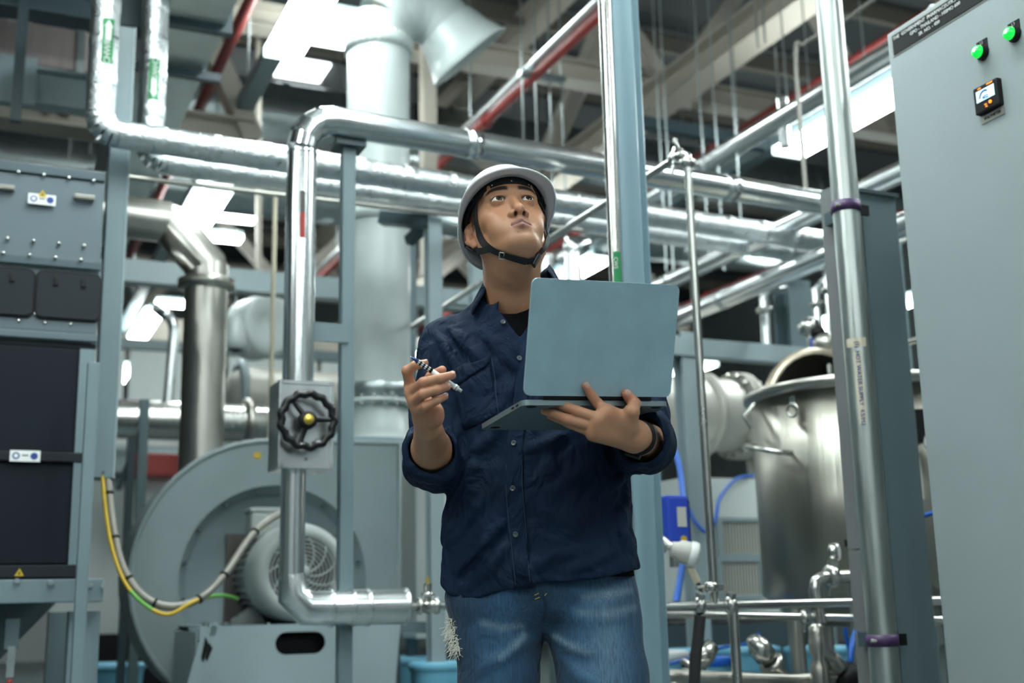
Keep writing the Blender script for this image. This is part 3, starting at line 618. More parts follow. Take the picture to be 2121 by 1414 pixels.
MB().box(bl(.1, .25, (PT + pz0) / 2 - .02), (V, U, Z), (.29, .19, (PT - pz0) / 2 - .03)).build('pedestal_shade', 'black', bw)  # black block stands in for the shaded hollow behind the slot
gus = [bl(tl[0] - .01, .5, PT - .02), bl(tl[0] - .01, .5, PT - .30), bl(tl[0] - .03, .1, PT - .30), bl(tl[0] - .03, .1, PT - .02)]
MB().prism(gus, V * .008).build('gusset', 'paint_light', bw)
for (hh_, w_) in ((h2, .05), (h3, .035)):
    MB().prism([bl(hh_[0], .526, hh_[1] + w_), bl(hh_[0] + .014, .526, hh_[1] + w_ * .4), bl(hh_[0] - .006, .526, hh_[1] - w_), bl(hh_[0] - .014, .526, hh_[1] - w_ * .6)], NU * .0015).build('slot', 'black', bw)
for px in (430, 470):
    q_ = hole(px, 1277); MB().cyl(bl(q_[0], .49, PT), bl(q_[0], .49, PT + .014), .014, 6).build('pedestal_bolt', 'galv', bw)
# ================================================================== MOTOR CABLE AND EARTH WIRE
def spline(pts, n=6):
    out = []; p = [Vector(q) for q in pts]; p = [p[0]] + p + [p[-1]]
    for i in range(1, len(p) - 2):
        for k in range(n):
            t = k / n; a, b, c, d = p[i - 1], p[i], p[i + 1], p[i + 2]
            out.append(.5 * ((2 * b) + (c - a) * t + (2 * a - 5 * b + 4 * c - d) * t * t + (3 * b - a - 3 * c + d) * t ** 3))
    return out + [p[-2]]
cpx = [(222, 985, 4.48), (227, 1030, 4.47), (236, 1100, 4.45), (255, 1175, 4.43), (295, 1232, 4.43), (350, 1256, 4.45), (412, 1240, 4.52), (465, 1190, 4.6), (520, 1110, 4.72), (565, 1072, 4.85), (612, 1052, 5.1)]
cpts = spline([P(*q) for q in cpx]); cb_ = thing('motor_cable', 'grey flexible cable sagging from the trunking to the blower motor', 'cable', cpts[0])
MB().tube(cpts, .0145, 12).build('sheath', 'conduit', cb_)
for k in (5, 13, 20, 27, 36, 42, 49):
    d = (cpts[k + 1] - cpts[k - 1]).normalized(); MB().lathe(cpts[k], d, [(.0145, -.005), (.018, -.005), (.018, .005), (.0145, .005)], 12).build('cable_tie', 'black', cb_)
wpx = [(212, 985, 4.46), (219, 1060, 4.44), (232, 1135, 4.42), (258, 1205, 4.40), (300, 1252, 4.40), (348, 1272, 4.42), (400, 1246, 4.48), (430, 1236, 4.6), (465, 1233, 4.8), (492, 1240, 5.0)]
wp_ = spline([P(*q) for q in wpx]); ew = thing('earth_wire', 'yellow and green earth wire hanging along the motor cable', 'wire', wp_[0])
cuts = [(0, 20, 'yellow'), (20, 26, 'wire_green'), (26, 38, 'yellow'), (38, len(wp_) - 1, 'wire_green')]
for a, b, m in cuts: MB().tube(wp_[a:b + 1], .0075, 8).build('wire_section', m, ew)
# ================================================================== GREY TRUNKING AT LEFT
q = P(225, 700, 4.50); g0 = Vector((q.x, q.y, 0)); za, zb = P(250, 66, 4.5).z, P(210, 992, 4.5).z
gt = thing('cable_trunking', 'tall grey vertical cable trunking between dust collector and blower', 'cable trunking', g0 + Z * zb)
MB().box(g0 + Z * ((za + zb) / 2), (V, U, Z), (.036, .05, (za - zb) / 2), .004).build('body', 'paint', gt)
MB().box(g0 + Z * ((za + zb) / 2) + V * .038 - U * .03, (V, U, Z), (.003, .022, (za - zb) / 2)).build('cover_lip', 'paint_light', gt)
MB().cyl(g0 - U * .051 + Z * (zb + .02), g0 - U * .054 + Z * (zb + .02), .006, 8).build('screw', 'paint_dark', gt)
MB().box(g0 + Z * ((za + zb) / 2 + .0) + U * .11 - V * .02, (V, U, Z), (.03, .05, .012)).build('wall_bracket', 'paint_dark', gt)
zx = P(250, 30, 4.3).z; tag(MB().box(P(272, 25, 5.2), (V, U, Z), (.07, .06, .10)).build('dark_block', 'paint_dark'), 'dark box behind the two vertical foil pipes', 'box')  # dark block filling the dark region between the foil pipes
# ================================================================== DUST COLLECTOR (left edge)
M0 = P(200, 700, 4.2); M0 = Vector((M0.x, M0.y, 0)); 
def mp(px, py, out=0.0): return PP(px, py, M0 + NU * out, NU)
dc = thing('dust_collector', 'tall dark dust collector machine filling the left edge', 'machine', M0)
ML = 2.4
def mz(py, px=110): return mp(px, py).z
def band(name, y0, y1, out, m, par=dc, r=.0, left=ML, th=.02, right=.0):
    z0, z1 = mz(y1), mz(y0); return MB().box(M0 - V * (left / 2 - right / 2) + NU * (out - th / 2) + Z * ((z0 + z1) / 2), (V, U, Z), ((left + right) / 2, th / 2, (z1 - z0) / 2), .004).build(name, m, par)
ztop, zlow = mz(358), mz(1198)
MB().box(M0 - V * (ML / 2) + U * .62 + Z * ((ztop + zlow) / 2), (V, U, Z), (ML / 2, .60, (ztop - zlow) / 2)).build('housing', 'paint_dark', dc)
band('top_flange', 346, 366, .012, 'paint_dark')
up_ = band('upper_panel', 368, 536, .004, 'panel_grey')
band('ledge', 538, 556, .03, 'paint_dark'); mid = band('door_frame', 558, 688, .012, 'panel_grey'); band('ledge', 690, 706, .03, 'panel_grey')
for i in range(9):
    for (y, par) in ((376 + 0, up_), (512, up_), (676, mid), (545, mid), (660, mid)):
        off = {376: 0, 512: .02, 676: .05, 545: .03, 660: .0}[y]
        c = M0 - V * (.04 + off + i * .085) + NU * (.034 if y == 545 else .013) + Z * (mz(y, 190)); MB().lathe(c, NU, [(.0065, -.01), (.0065, .004), (.003, .006), (0, .006)], 6).build('bolt', 'steel', par)
for px in (8, 174):
    c = mp(px, 390 + px * .125, .0); h = MB().box(c + NU * .02, (V, U, Z), (.035, .008, .009), .004).build('handle', 'conduit', up_)
    for s in (-1, 1): MB().box(c + NU * .008 + V * (s * .028), (V, U, Z), (.006, .012, .007)).build('handle_stud', 'conduit', h)
# two dark access doors with rounded corners
def rrect(w, h, r, n=5):
    o = []
    for cx, cy, a in ((w - r, h - r, 0), (-w + r, h - r, 90), (-w + r, -h + r, 180), (w - r, -h + r, 270)):
        for i in range(n + 1): t = R(a + 90 * i / n); o.append((cx + r * math.cos(t), cy + r * math.sin(t)))
    return o
for (x0, x1) in ((-95, 70), (78, 207)):
    a, b = mp(x0, 560 + x0 * .12), mp(x1, 560 + x1 * .12); c = (a + b) / 2; w = Vector((b.x - a.x, b.y - a.y, 0)).length / 2; zt_, zb_ = mz(568), mz(660); c = Vector((c.x, c.y, (zt_ + zb_) / 2)); h = (zt_ - zb_) / 2
    d = MB().plate(c + NU * .018, (V, Z, NU), rrect(w, h, .022), [], .016).build('access_door', 'door_dark', dc)
    MB().plate(c + NU * .013, (V, Z, NU), rrect(w + .008, h + .008, .028), [], .006).build('door_gasket', 'black', d)
    for s in (-.42, .45):
        MB().box(c + V * (w * s) + Z * (h * .62) + NU * .028, (V, U, Z), (.008, .004, .016), .002).build('latch', 'black', d)
ld = band('lower_door', 722, 938, .02, 'black_sheet', left=ML, right=-.05); MB().box(M0 - V * .03 + NU * .01 + Z * ((mz(722) + mz(1170)) / 2), (V, U, Z), (.025, .02, (mz(722) - mz(1170)) / 2)).build('door_edge', 'paint', dc)
band('ledge', 708, 720, .01, 'door_dark'); band('door_bar', 938, 958, .034, 'door_dark')
ld2 = band('lower_door', 962, 1168, .02, 'black_sheet', right=-.05); band('door_bar', 1170, 1196, .03, 'door_dark')
bmz = band('base_beam', 1200, 1248, .06, 'paint', th=.08, right=.06)
for px in (35, 105, 187, 214): c = mp(px, 1207 + (px - 110) * .06, .06); MB().cyl(c, c + NU * .012, .009, 6).build('beam_bolt', 'galv', bmz)
# stickers
for (px, py, w) in ((87, 413, .046), (52, 944, .048)):
    c = mp(px, py, .02 if py < 600 else .036); s_ = MB().box(c, (V, U, Z), (w, .001, .019)).build('warning_sticker', 'white', dc)
    for k in (-1, 1): MB().cyl(c + V * (k * w * .6), c + V * (k * w * .6) + NU * .0022, .012, 18).build('pictogram', 'navy_mark', s_)
    MB().box(c + NU * .0015 + Z * .002, (V, U, Z), (.010, .0005, .002)).build('print_line', 'black', s_)
    MB().cyl(c - V * (w * .6), c - V * (w * .6) + NU * .003, .007, 14).build('pictogram_core', 'white', s_)
for (px, py, r_) in ((88, 402, .016), (40, 1186, .015)):
    c = mp(px, py, .021 if py < 600 else .035); t_ = MB().prism([c + Z * r_, c - V * r_ - Z * r_ * .7, c + V * r_ - Z * r_ * .7], NU * .001).build('warning_triangle', 'yellow', dc)
    MB().prism([c + Z * r_ * .45 + NU * .0012, c - V * r_ * .25 - Z * r_ * .4 + NU * .0012, c + V * r_ * .25 - Z * r_ * .4 + NU * .0012], NU * .0005).build('mark', 'black', t_)
# legs, hopper, strut
for a in (-.0, -1.3, -2.3):
    MB().box(M0 + V * (a + .01) + U * .05 + Z * (zlow / 2 - .05), (V, U, Z), (.05, .05, zlow / 2 - .06)).build('leg', 'paint', dc)
    MB().box(M0 + V * (a + .01) + U * 1.1 + Z * (zlow / 2 - .05), (V, U, Z), (.05, .05, zlow / 2 - .06)).build('leg', 'paint', dc)
hp = M0 - V * .55 + U * .45
HZ = zlow - .04
MB().lathe(hp, Z, [(.50, HZ), (.50, HZ - .03), (.20, HZ - .36), (.20, HZ - .42)], 32).build('hopper', 'paint_dark', dc)
MB().lathe(hp, Z, [(.20, HZ - .42), (.26, HZ - .42), (.26, HZ - .55), (.24, HZ - .56), (.24, .05)], 32).build('dust_bin', 'black', dc)
c = P(22, 1370, 4.15); cl = MB().box(c, (V, U, Z), (.012, .006, .05)).build('hopper_clamp', 'galv', dc); MB().torus(c - Z * .0, NU, .014, .004, 16, 6).build('clamp_ring', 'galv', cl); MB().ball(c - Z * .065, .010).build('clamp_tip', 'red', cl)
MB().box(c + Z * .09 + U * .04, (V, U, Z), (.022, .02, .05)).build('clamp_block', 'paint', dc)
sx = P(178, 1050, 4.0); s0 = Vector((sx.x, sx.y, 0)); zst = P(190, 752, 4.0).z
tag(MB().box(s0 + Z * zst / 2, (V, U, Z), (.019, .02, zst / 2), .003).build('strut_post', 'paint'), 'blue grey square strut in front of the dark collector doors', 'post')
# ================================================================== STAINLESS ROUND DUCT AT LEFT
q = P(422, 760, 5.75); s0 = Vector((q.x, q.y, 0)); sr = .104; zf = P(425, 590, 5.75).z
sd = thing('steel_duct', 'stainless round duct with segmented elbow behind the blower', 'duct', s0 + Z * 1.2)
MB().cyl(s0 + Z * .62, s0 + Z * zf, sr, 32).build('vertical_section', 'steel_warm', sd)
MB().lathe(s0 + Z * zf, Z, [(sr, -.03), (sr + .035, -.02), (sr + .035, .02), (sr, .03)], 32).build('flange', 'steel_warm', sd)
MB().cyl(s0 + Z * zf, s0 + Z * (zf + .10), sr, 32).build('collar', 'steel_warm', sd)
e1 = s0 + Z * (zf + .09); e2 = s0 - V * .19 + Z * (zf + .30); e3 = e2 - V * .36 + Z * .012
MB().tube([e1 - Z * .03, e1, e2, e2 - V * .02], [sr, sr, sr, sr], 32).build('elbow_segment', 'steel_warm', sd)
MB().cyl(e2, e3, sr, 32).build('horizontal_section', 'steel_warm', sd)
MB().lathe(e3, -V, [(sr, -.02), (sr + .05, -.015), (sr + .05, .015), (sr, .02)], 32).build('end_flange', 'steel_warm', sd)
for i in range(10):
    t = 2 * math.pi * i / 10; e = (U * math.cos(t) + Z * math.sin(t)) * (sr + .033); MB().cyl(e3 + e + V * .03, e3 + e - V * .03, .008, 6).build('flange_bolt', 'steel', sd)
# ================================================================== STAINLESS TANK (right)
tc_ = P(1790, 820, 4.85); T0 = Vector((tc_.x, tc_.y, 0)); TR = .455; TZ = 1.625; TB = P(1650, 1243, 4.6).z
tk = thing('steel_tank', 'stainless steel mixing tank with open dark lid at right', 'tank', T0)
MB().lathe(T0, Z, [(0, TB - .12), (TR * .5, TB - .10), (TR * .85, TB - .04), (TR, TB + .02), (TR, TZ - .02), (TR - .006, TZ - .02), (TR - .006, TB + .03), (0, TB)], 64).build('shell', 'steel_reflect_streaks', tk)
MB().lathe(T0, Z, [(TR, TZ - .035), (TR + .03, TZ - .022), (TR + .03, TZ + .004), (TR - .006, TZ + .012), (TR - .012, TZ - .02)], 64).build('rim', 'steel_warm', tk)
for i in range(4):
    t = R(200 + 90 * i); e = Vector((math.cos(t), math.sin(t), 0)); MB().cyl(T0 + e * (TR - .06), T0 + e * (TR - .06) + Z * (TB + .05), .032, 16).build('leg', 'steel_warm', tk)
# open lid: shallow dome tipped back, inside visible
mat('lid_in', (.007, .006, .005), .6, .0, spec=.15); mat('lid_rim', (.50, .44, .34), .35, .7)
lx_ = P(1668, 770, 4.95); lid_axis = Vector((.58, -.78, .12)).normalized()
LO = P(1742, 942, 5.05); LR = .45
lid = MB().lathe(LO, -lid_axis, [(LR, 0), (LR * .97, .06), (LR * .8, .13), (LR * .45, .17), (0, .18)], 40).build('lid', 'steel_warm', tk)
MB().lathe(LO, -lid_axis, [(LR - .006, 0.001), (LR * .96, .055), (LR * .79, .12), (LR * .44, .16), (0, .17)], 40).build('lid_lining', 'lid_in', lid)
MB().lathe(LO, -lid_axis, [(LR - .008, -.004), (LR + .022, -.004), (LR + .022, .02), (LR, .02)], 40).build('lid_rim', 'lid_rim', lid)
def ont(px, py, extra=0.0):      # point on the tank wall
    r = ray(px, py); d = Vector((r.x, r.y)); o = Vector((-T0.x, -T0.y)); Rr = TR + extra
    a = d.dot(d); b = 2 * d.dot(o); c = o.dot(o) - Rr * Rr; t = (-b - math.sqrt(max(0, b * b - 4 * a * c))) / (2 * a); return CAM + r * t
def wout(p): return (Vector((p.x, p.y, 0)) - T0).normalized()
hA, hB = ont(1582, 925), ont(1640, 938); oA, oB = wout(hA), wout(hB)
MB().tube([hA, hA + oA * .07 - Z * .0, hB + oB * .07, hB], .011, 10).build('handle', 'steel', tk)
g_ = ont(1646, 850, .006); MB().torus(g_ + wout(g_) * .012, wout(g_), .024, .006, 20, 8).build('lifting_ring', 'steel', tk); MB().box(g_ + Z * .035, (wout(g_), Vector((-wout(g_).y, wout(g_).x, 0)), Z), (.012, .012, .02)).build('ring_lug', 'steel', tk)
g_ = ont(1566, 862, .01); MB().tube([g_ + Z * .05, g_ + wout(g_) * .05, g_ - Z * .05 + wout(g_) * .02], .010, 8).build('lid_clamp', 'steel', tk)
g_ = ont(1890, 905, .0); o_ = wout(g_)
MB().box(g_ + o_ * .05 + Z * .03, (o_, Vector((-o_.y, o_.x, 0)), Z), (.05, .02, .06), .006).build('level_switch', 'black', tk)
gg = g_ + o_ * .12 - Z * .03; tb_ = (CAM - gg).normalized()
gz = MB().lathe(gg + V * .035, tb_, [(.034, -.03), (.037, -.02), (.037, .006), (.033, .008)], 24).build('pressure_gauge', 'steel', tk); MB().lathe(gg + V * .035, tb_, [(.033, .006), (0, .006)], 24).build('dial', 'white', gz); MB().bar(gg + V * .035 + tb_ * .009, gg + V * .035 + tb_ * .009 + Z * .024, .003, .003, tb_).build('needle', 'black', gz)
g_ = ont(1892, 990, .002); o_ = wout(g_); s_ = Vector((-o_.y, o_.x, 0)); lp_ = MB().box(g_, (s_, o_, Z), (.032, .004, .075)).build('level_plate', 'label_grey', tk); MB().box(g_ + o_ * .004, (s_, o_, Z), (.007, .003, .05)).build('level_slot', 'black', lp_)
# ================================================================== STAINLESS TRANSFER LINES
def triclamp(c, d, r, par, name='pipe_clamp'):
    c = Vector(c); d = Vector(d).normalized(); k = MB().lathe(c, d, [(r, -.016), (r * 1.8, -.011), (r * 1.85, 0), (r * 1.8, .011), (r, .016)], 22).build(name, 'steel', par)
    x, y, _ = basis(d); e = (x * .3 - y).normalized(); MB().box(c + e * (r * 2.0), (d, d.cross(e), e), (.010, .016, .012), .003).build('clamp_hinge', 'steel', k)
    MB().cyl(c - e * (r * 1.7), c - e * (r * 1.7 + .028), .006, 8).build('clamp_nut', 'steel', k); return k
rA0, rA1 = P(1330, 1257, 3.75), P(2010, 1242, 4.05); rB0, rB1 = P(1330, 1271, 3.95), P(2010, 1284, 4.25)
ln = thing('transfer_line', 'upper horizontal stainless line with clamps in front of the tank', 'pipe', rA0); MB().tube([rA0, rA1], .0145, 16).build('pipe_run', 'steel', ln)
dA = (rA1 - rA0).normalized(); dB = (rB1 - rB0).normalized()
def along(a, b, px): 
    lo, hi = 0.0, 1.0
    for _ in range(40):
        m = (lo + hi) / 2; x = proj(a.lerp(b, m))[0]
        lo, hi = (m, hi) if x < px else (lo, m)
    return a.lerp(b, lo)
for px in (1449, 1513): triclamp(along(rA0, rA1, px), dA, .0145, ln)
ln2 = thing('transfer_line', 'lower horizontal stainless line with one clamp in front of the tank', 'pipe', rB0); MB().tube([rB0, rB1], .0125, 16).build('pipe_run', 'steel', ln2); triclamp(along(rB0, rB1, 1668), dB, .0125, ln2)
# tall thin tube with clamps and the tube leaving it along the hall
tb0 = along(rA0, rA1, 1480); ztc = P(1448, 335, 3.85).z
tt = thing('riser_tube', 'thin upright stainless tube with clamped elbow right of the laptop', 'pipe', tb0); tv = Vector((tb0.x, tb0.y, 0)) - V * .01
MB().cyl(tb0, tv + Z * (ztc - .03), .0135, 16).build('upright', 'steel', tt)
topc = tv + Z * ztc
ll = PZ(1445, 318, topc.z + .02); eb = topc + Z * .03
MB().tube([topc - Z * .02, topc + Z * .005, topc + U * .025 + Z * .022, topc + U * .06 + Z * .022], .015, 14).build('elbow', 'steel', tt)
triclamp(topc - Z * .02, Z, .0145, tt); triclamp(topc + U * .07 + Z * .022, U, .0145, tt); triclamp(tv + Z * P(1478, 1216, 3.85).z, Z, .0125, tt)
MB().cyl(topc + U * .08 + Z * .022, topc + U * 2.9 + Z * .022, .0135, 14).build('long_tube', 'steel', tt)
MB().tube([topc - V * .035 + Z * .03, topc - V * .045 + Z * .045, topc - V * .04 + Z * .06], .008, 10).build('clamp_handle', 'steel', tt)
# drop tube and black hose under the clamps
dp = along(rA0, rA1, 1518); tag(MB().tube([dp - Z * .005, dp - Z * .82 + Vector((0, 0, 0))], .016, 16).build('drop_tube', 'steel'), 'stainless tube dropping from the second line clamp', 'pipe')
hp0 = along(rA0, rA1, 1449); tag(MB().tube(spline([hp0 - Z * .03, hp0 - Z * .1 - V * .012, hp0 - Z * .2 - V * .03, hp0 - Z * .5 - V * .05, hp0 - Z * .8 - V * .02]), .018, 12).build('black_hose', 'rubber'), 'black hose hanging below the first line clamp', 'hose')
# transmitter head and its cable
tm = P(1422, 1145, 4.05); td = (V * .75 - U * .35 - Z * .25).normalized(); tr_ = thing('sensor_head', 'round white transmitter head beside the blue column', 'sensor', tm)
MB().lathe(tm, td, [(0, -.055), (.024, -.053), (.028, -.035), (.038, -.022), (.040, .024), (.036, .036), (.028, .04), (0, .04)], 28).build('housing', 'label_grey', tr_)
MB().lathe(tm, td, [(.038, .008), (.043, .012), (.043, .032), (.038, .036)], 28).build('cap_ring', 'white', tr_)
MB().cyl(tm - td * .06, tm - td * .16 + Z * .05, .022, 14).build('neck', 'steel', tr_); MB().ball(tm - td * .15 + Z * .055, .032).build('joint', 'steel', tr_)
MB().cyl(tm - Z * .045 + V * .01, tm - Z * .095 + V * .035, .013, 12).build('cable_gland', 'tape', tr_)
MB().tube(spline([tm - Z * .09 + V * .033, tm - Z * .14 + V * .05, tm - Z * .25 + V * .045, tm - Z * .3 + V * .04]), .007, 8).build('cable', 'rubber', tr_)
# blue actuator with yellow dot
ba = P(1392, 1078, 4.25); bt = thing('blue_actuator', 'bright blue actuator with a yellow dot beside the blue column', 'actuator', ba)
MB().box(ba, (V, U, Z), (.045, .045, .085), .012).build('body', 'blue_plastic', bt); MB().box(ba + Z * .01 - U * .046 + V * .012, (V, U, Z), (.018, .001, .034)).build('name_label', 'label_grey', bt)
MB().cyl(ba - Z * .066 - U * .045 + V * .015, ba - Z * .066 - U * .049 + V * .015, .012, 16).build('yellow_dot', 'yellow', bt); MB().box(ba + V * .055 + U * .03, (V, U, Z), (.018, .035, .075), .006).build('side_box', 'black', bt)
MB().tube([ba - Z * .08, ba - Z * .16], .016, 10).build('spindle', 'steel', bt)
# ------------------------------------------------------------------ elbow line with gauge, y valve
e0 = P(1700, 1290, 4.1); e1 = P(1688, 1222, 4.1); el = thing('elbow_line', 'stainless elbow line with pressure gauge in front of the tank', 'pipe', e0)
MB().tube([e0, e1 - Z * .0, e1 + Z * .028 + V * .008, e1 + Z * .042 + V * .035, e1 + Z * .046 + V * .30], .0215, 18).build('pipe_run', 'steel', el); triclamp(e1 + Z * .044 + V * .07, V, .0215, el)
ga = e1 + Z * .05 + V * .098; gdir = (V * .6 - U * .8).normalized(); MB().cyl(ga, ga + Z * .06, .008, 10).build('gauge_stem', 'steel', el)
gz = MB().lathe(ga + Z * .075, gdir, [(0, -.022), (.026, -.02), (.030, -.012), (.030, .012), (.026, .014)], 24).build('pressure_gauge', 'steel', el); MB().lathe(ga + Z * .075, gdir, [(.026, .012), (0, .012)], 24).build('dial', 'white', gz)
MB().cyl(e1 + Z * .046 + V * .17, e1 + Z * .14 + V * .17, .012, 12).build('vent_stub', 'steel_warm', el); MB().box(e1 + Z * .155 + V * .165, (V, U, Z), (.018, .012, .012)).build('vent_cap', 'black', el)
MB().cyl(e1 + Z * .02 + V * .17, e1 - Z * .30 + V * .17, .026, 16).build('down_pipe', 'steel_warm', el)
y0 = P(1692, 1305, 3.95); yv = thing('angle_valve', 'stainless angle valve with black actuator at the lower right', 'valve', y0)
MB().lathe(y0, -Z, [(.014, -.02), (.026, -.01), (.026, .01), (.030, .03), (.030, .06), (.020, .085), (.030, .11), (.032, .17), (.024, .20), (.022, .34)], 22).build('valve_body', 'steel_warm', yv)
yd = (V * .75 - Z * .66).normalized(); MB().lathe(y0 - Z * .05, yd, [(.024, 0), (.027, .03), (.022, .035), (.027, .045), (.022, .05), (.029, .06), (.029, .10), (.02, .12)], 20).build('bonnet', 'steel_warm', yv)
MB().lathe(y0 - Z * .05, yd, [(.02, .115), (.042, .12), (.046, .15), (.046, .21), (.03, .225), (0, .225)], 22).build('actuator', 'black', yv)
triclamp(y0 - Z * .19, Z, .022, yv); MB().tube([y0 - Z * .19 - V * .03, y0 - Z * .185 - V * .09], .008, 8).build('wing_nut', 'steel', yv)
MB().box(y0 - Z * .30 + V * .11, (V, U, Z), (.10, .05, .035), .005).build('bracket', 'black', yv); MB().tube([y0 - Z * .34, y0 - Z * .36 - V * .3], .022, 14).build('inlet_pipe', 'steel_warm', yv)
def solenoid(px, py, Y, label, d, capm):
    c = P(px, py, Y); d = Vector(d).normalized(); rt = thing('pneumatic_valve', label, 'valve', c)
    MB().lathe(c, d, [(0, -.055), (.024, -.05), (.028, -.045), (.028, -.02), (.036, -.018), (.036, .03), (.030, .035), (.024, .06), (0, .062)], 20).build('actuator', 'steel', rt)
    MB().lathe(c, d, [(.026, .032), (.028, .036), (.024, .05), (0, .0625)], 18).build('cap', capm, rt)
    MB().lathe(c, d, [(.030, -.06), (.042, -.056), (.042, -.044), (.030, -.04)], 18).build('flange', 'steel_warm', rt)
    MB().tube([c - d * .05, c - d * .13, c - d * .16 - Z * .03, c - d * .16 - Z * .25], .020, 12).build('body_pipe', 'steel_warm', rt); return rt
solenoid(1452, 1362, 4.0, 'small grey pneumatic valve behind the black hose', (V * .6 - U * .1 + Z * .55), 'white')
solenoid(1580, 1350, 4.0, 'grey pneumatic valve with yellow cap right of the drop tube', (-V * .6 - U * .1 + Z * .6), 'yellow')
pb2 = P(1560, 1398, 3.9); tag(MB().tube([P(1340, 1396, 3.9), P(1430, 1400, 3.9), P(1640, 1408, 4.0), P(1820, 1400, 4.0)], .020, 14).build('drain_line', 'steel_warm'), 'lowest stainless line along the bottom edge under the tank', 'pipe')
# blue air hoses
for pts, r, t in [([(1840, 1075, 4.2), (1890, 1072, 4.2), (1920, 1066, 4.15), (1960, 1050, 4.1)], .008, 'blue air hose between the post and the cabinet'),
                  ([(1790, 1280, 4.1), (1770, 1315, 4.05), (1762, 1360, 4.0), (1768, 1400, 4.0), (1790, 1440, 4.0)], .0095, 'blue air hose curving down beside the cable trunking'),
                  ([(1750, 1300, 4.3), (1756, 1330, 4.3), (1764, 1350, 4.3), (1785, 1320, 4.3)], .008, 'short looped blue hose left of the galvanised pipe'),
                  ([(1330, 860, 6.75), (1355, 900, 6.3), (1385, 912, 5.9), (1402, 945, 5.6), (1412, 1000, 5.4), (1418, 1120, 5.0), (1400, 1250, 4.6)], .014, 'blue hose beside the worker\'s left elbow'),
                  ([(1420, 1040, 5.85), (1440, 1080, 5.8), (1464, 1102, 5.8), (1482, 1075, 5.8), (1492, 1030, 5.9), (1525, 992, 6.3), (1560, 985, 6.5)], .009, 'blue hose looped behind the thin upright tube'),
                  ([(1385, 1375, 4.6), (1430, 1362, 4.6), (1480, 1345, 4.6), (1530, 1335, 4.6), (1565, 1332, 4.6), (1572, 1310, 4.6)], .006, 'thin blue hose crossing in front of the blue pails'),
                  ([(1905, 1270, 4.3), (1912, 1280, 4.3), (1918, 1300, 4.3), (1925, 1330, 4.3)], .008, 'short blue hose low between post and cabinet')]:
    tag(MB().tube(spline([P(*q) for q in pts]), r, 8).build('air_hose', 'blue_hose'), t, 'hose')
c = P(1905, 1225, 4.2); tag(MB().lathe(c, (V - Z * .2), [(0, -.05), (.05, -.045), (.05, .02), (.035, .03), (.03, .10)], 20).build('valve_actuator', 'steel_warm'), 'rounded steel valve actuator between the post and the cabinet', 'valve')
c = P(1915, 1262, 4.3); tag(MB().lathe(c + Z * .02, -Z, [(.02, 0), (.03, .02), (.03, .05), (.018, .07), (.018, .14)], 16).build('valve_fitting', 'steel_warm'), 'small steel fitting under the actuator beside the cabinet', 'valve')
# ------------------------------------------------------------------ pale blue pails
for (px, py, Y, r, h, t, lidm) in [(1365, 1350, 5.2, .12, .32, 'pale blue pail beside the blue column foot', 'white'), (1425, 1345, 5.6, .105, .36, 'pale blue pail behind the black hose', 'pail'), (1470, 1362, 4.95, .09, .30, 'darker blue pail left of the drop tube', 'blue_hose'), (1545, 1340, 5.75, .15, .38, 'large pale blue pail right of the drop tube', 'pail'), (1690, 1340, 6.0, .15, .40, 'pale blue pail behind the angle valve', 'pail'), (905, 1372, 5.4, .12, .34, 'pale blue pail beside the worker\'s torn jeans', 'pail'), (830, 1362, 6.4, .2, .42, 'blue pail behind the frame left of the worker', 'pail'), (220, 1375, 7.2, .22, .42, 'pale blue pail under the dust collector leg', 'pail')]:
    c = P(px, py, Y); rt = thing('pail', t, 'pail', Vector((c.x, c.y, c.z - h)), 'blue pails on racks')
    MB().lathe(c, -Z, [(r * .98, .01), (r * .95, .05), (r * .82, h), (0, h)], 28).build('body', 'pail', rt); MB().lathe(c, Z, [(r, -.03), (r * 1.04, -.02), (r * 1.04, .0), (r * .9, .006), (0, .006)], 28).build('lid', lidm, rt)
    MB().box(Vector((c.x, c.y, (c.z - h) / 2 - .01)), (V, U, Z), (r * 1.1, r * 1.1, (c.z - h) / 2 - .012)).build('stand', 'black', rt)
# ------------------------------------------------------------------ air unit with finned filters behind the thin tube
f0 = P(1535, 1140, 6.4); fu = thing('filter_unit', 'white air unit with two finned grilles behind the thin tube', 'machine', Vector((f0.x, f0.y, 0)))
def fp(px, py, out=0.0): return PP(px, py, f0 - U * out, NU)
za, zb = fp(1540, 990).z, fp(1540, 1270).z
MB().box(Vector((f0.x, f0.y, 0)) + V * .03 + U * .35 + Z * ((za + zb) / 2 - .0), (V, U, Z), (.34, .33, (za - zb) / 2)).build('casing', 'white_wall', fu)
MB().box(Vector((f0.x, f0.y, 0)) + V * .03 + U * .35 + Z * (zb / 2 - .02), (V, U, Z), (.34, .33, zb / 2 - .03)).build('stand', 'paint_dark', fu)
for (y0_, y1_) in ((1080, 1148), (1163, 1232)):
    a, b = fp(1487, y0_), fp(1570, y1_); c = (a + b) / 2; w = Vector((b.x - a.x, b.y - a.y, 0)).length / 2; h = (a.z - b.z) / 2
    gq = MB().plate(c + NU * .02, (V, Z, NU), [(-w - .025, -h - .02), (w + .025, -h - .02), (w + .025, h + .02), (-w - .025, h + .02)], [[(-w, -h), (w, -h), (w, h), (-w, h)]], .03).build('grille_frame', 'paint_light', fu)
    for i in range(13): MB().box(c + V * (-w + (2 * i + 1) * w / 13) + NU * .012, (V, U, Z), (.004, .012, h)).build('fin', 'label_grey', gq)
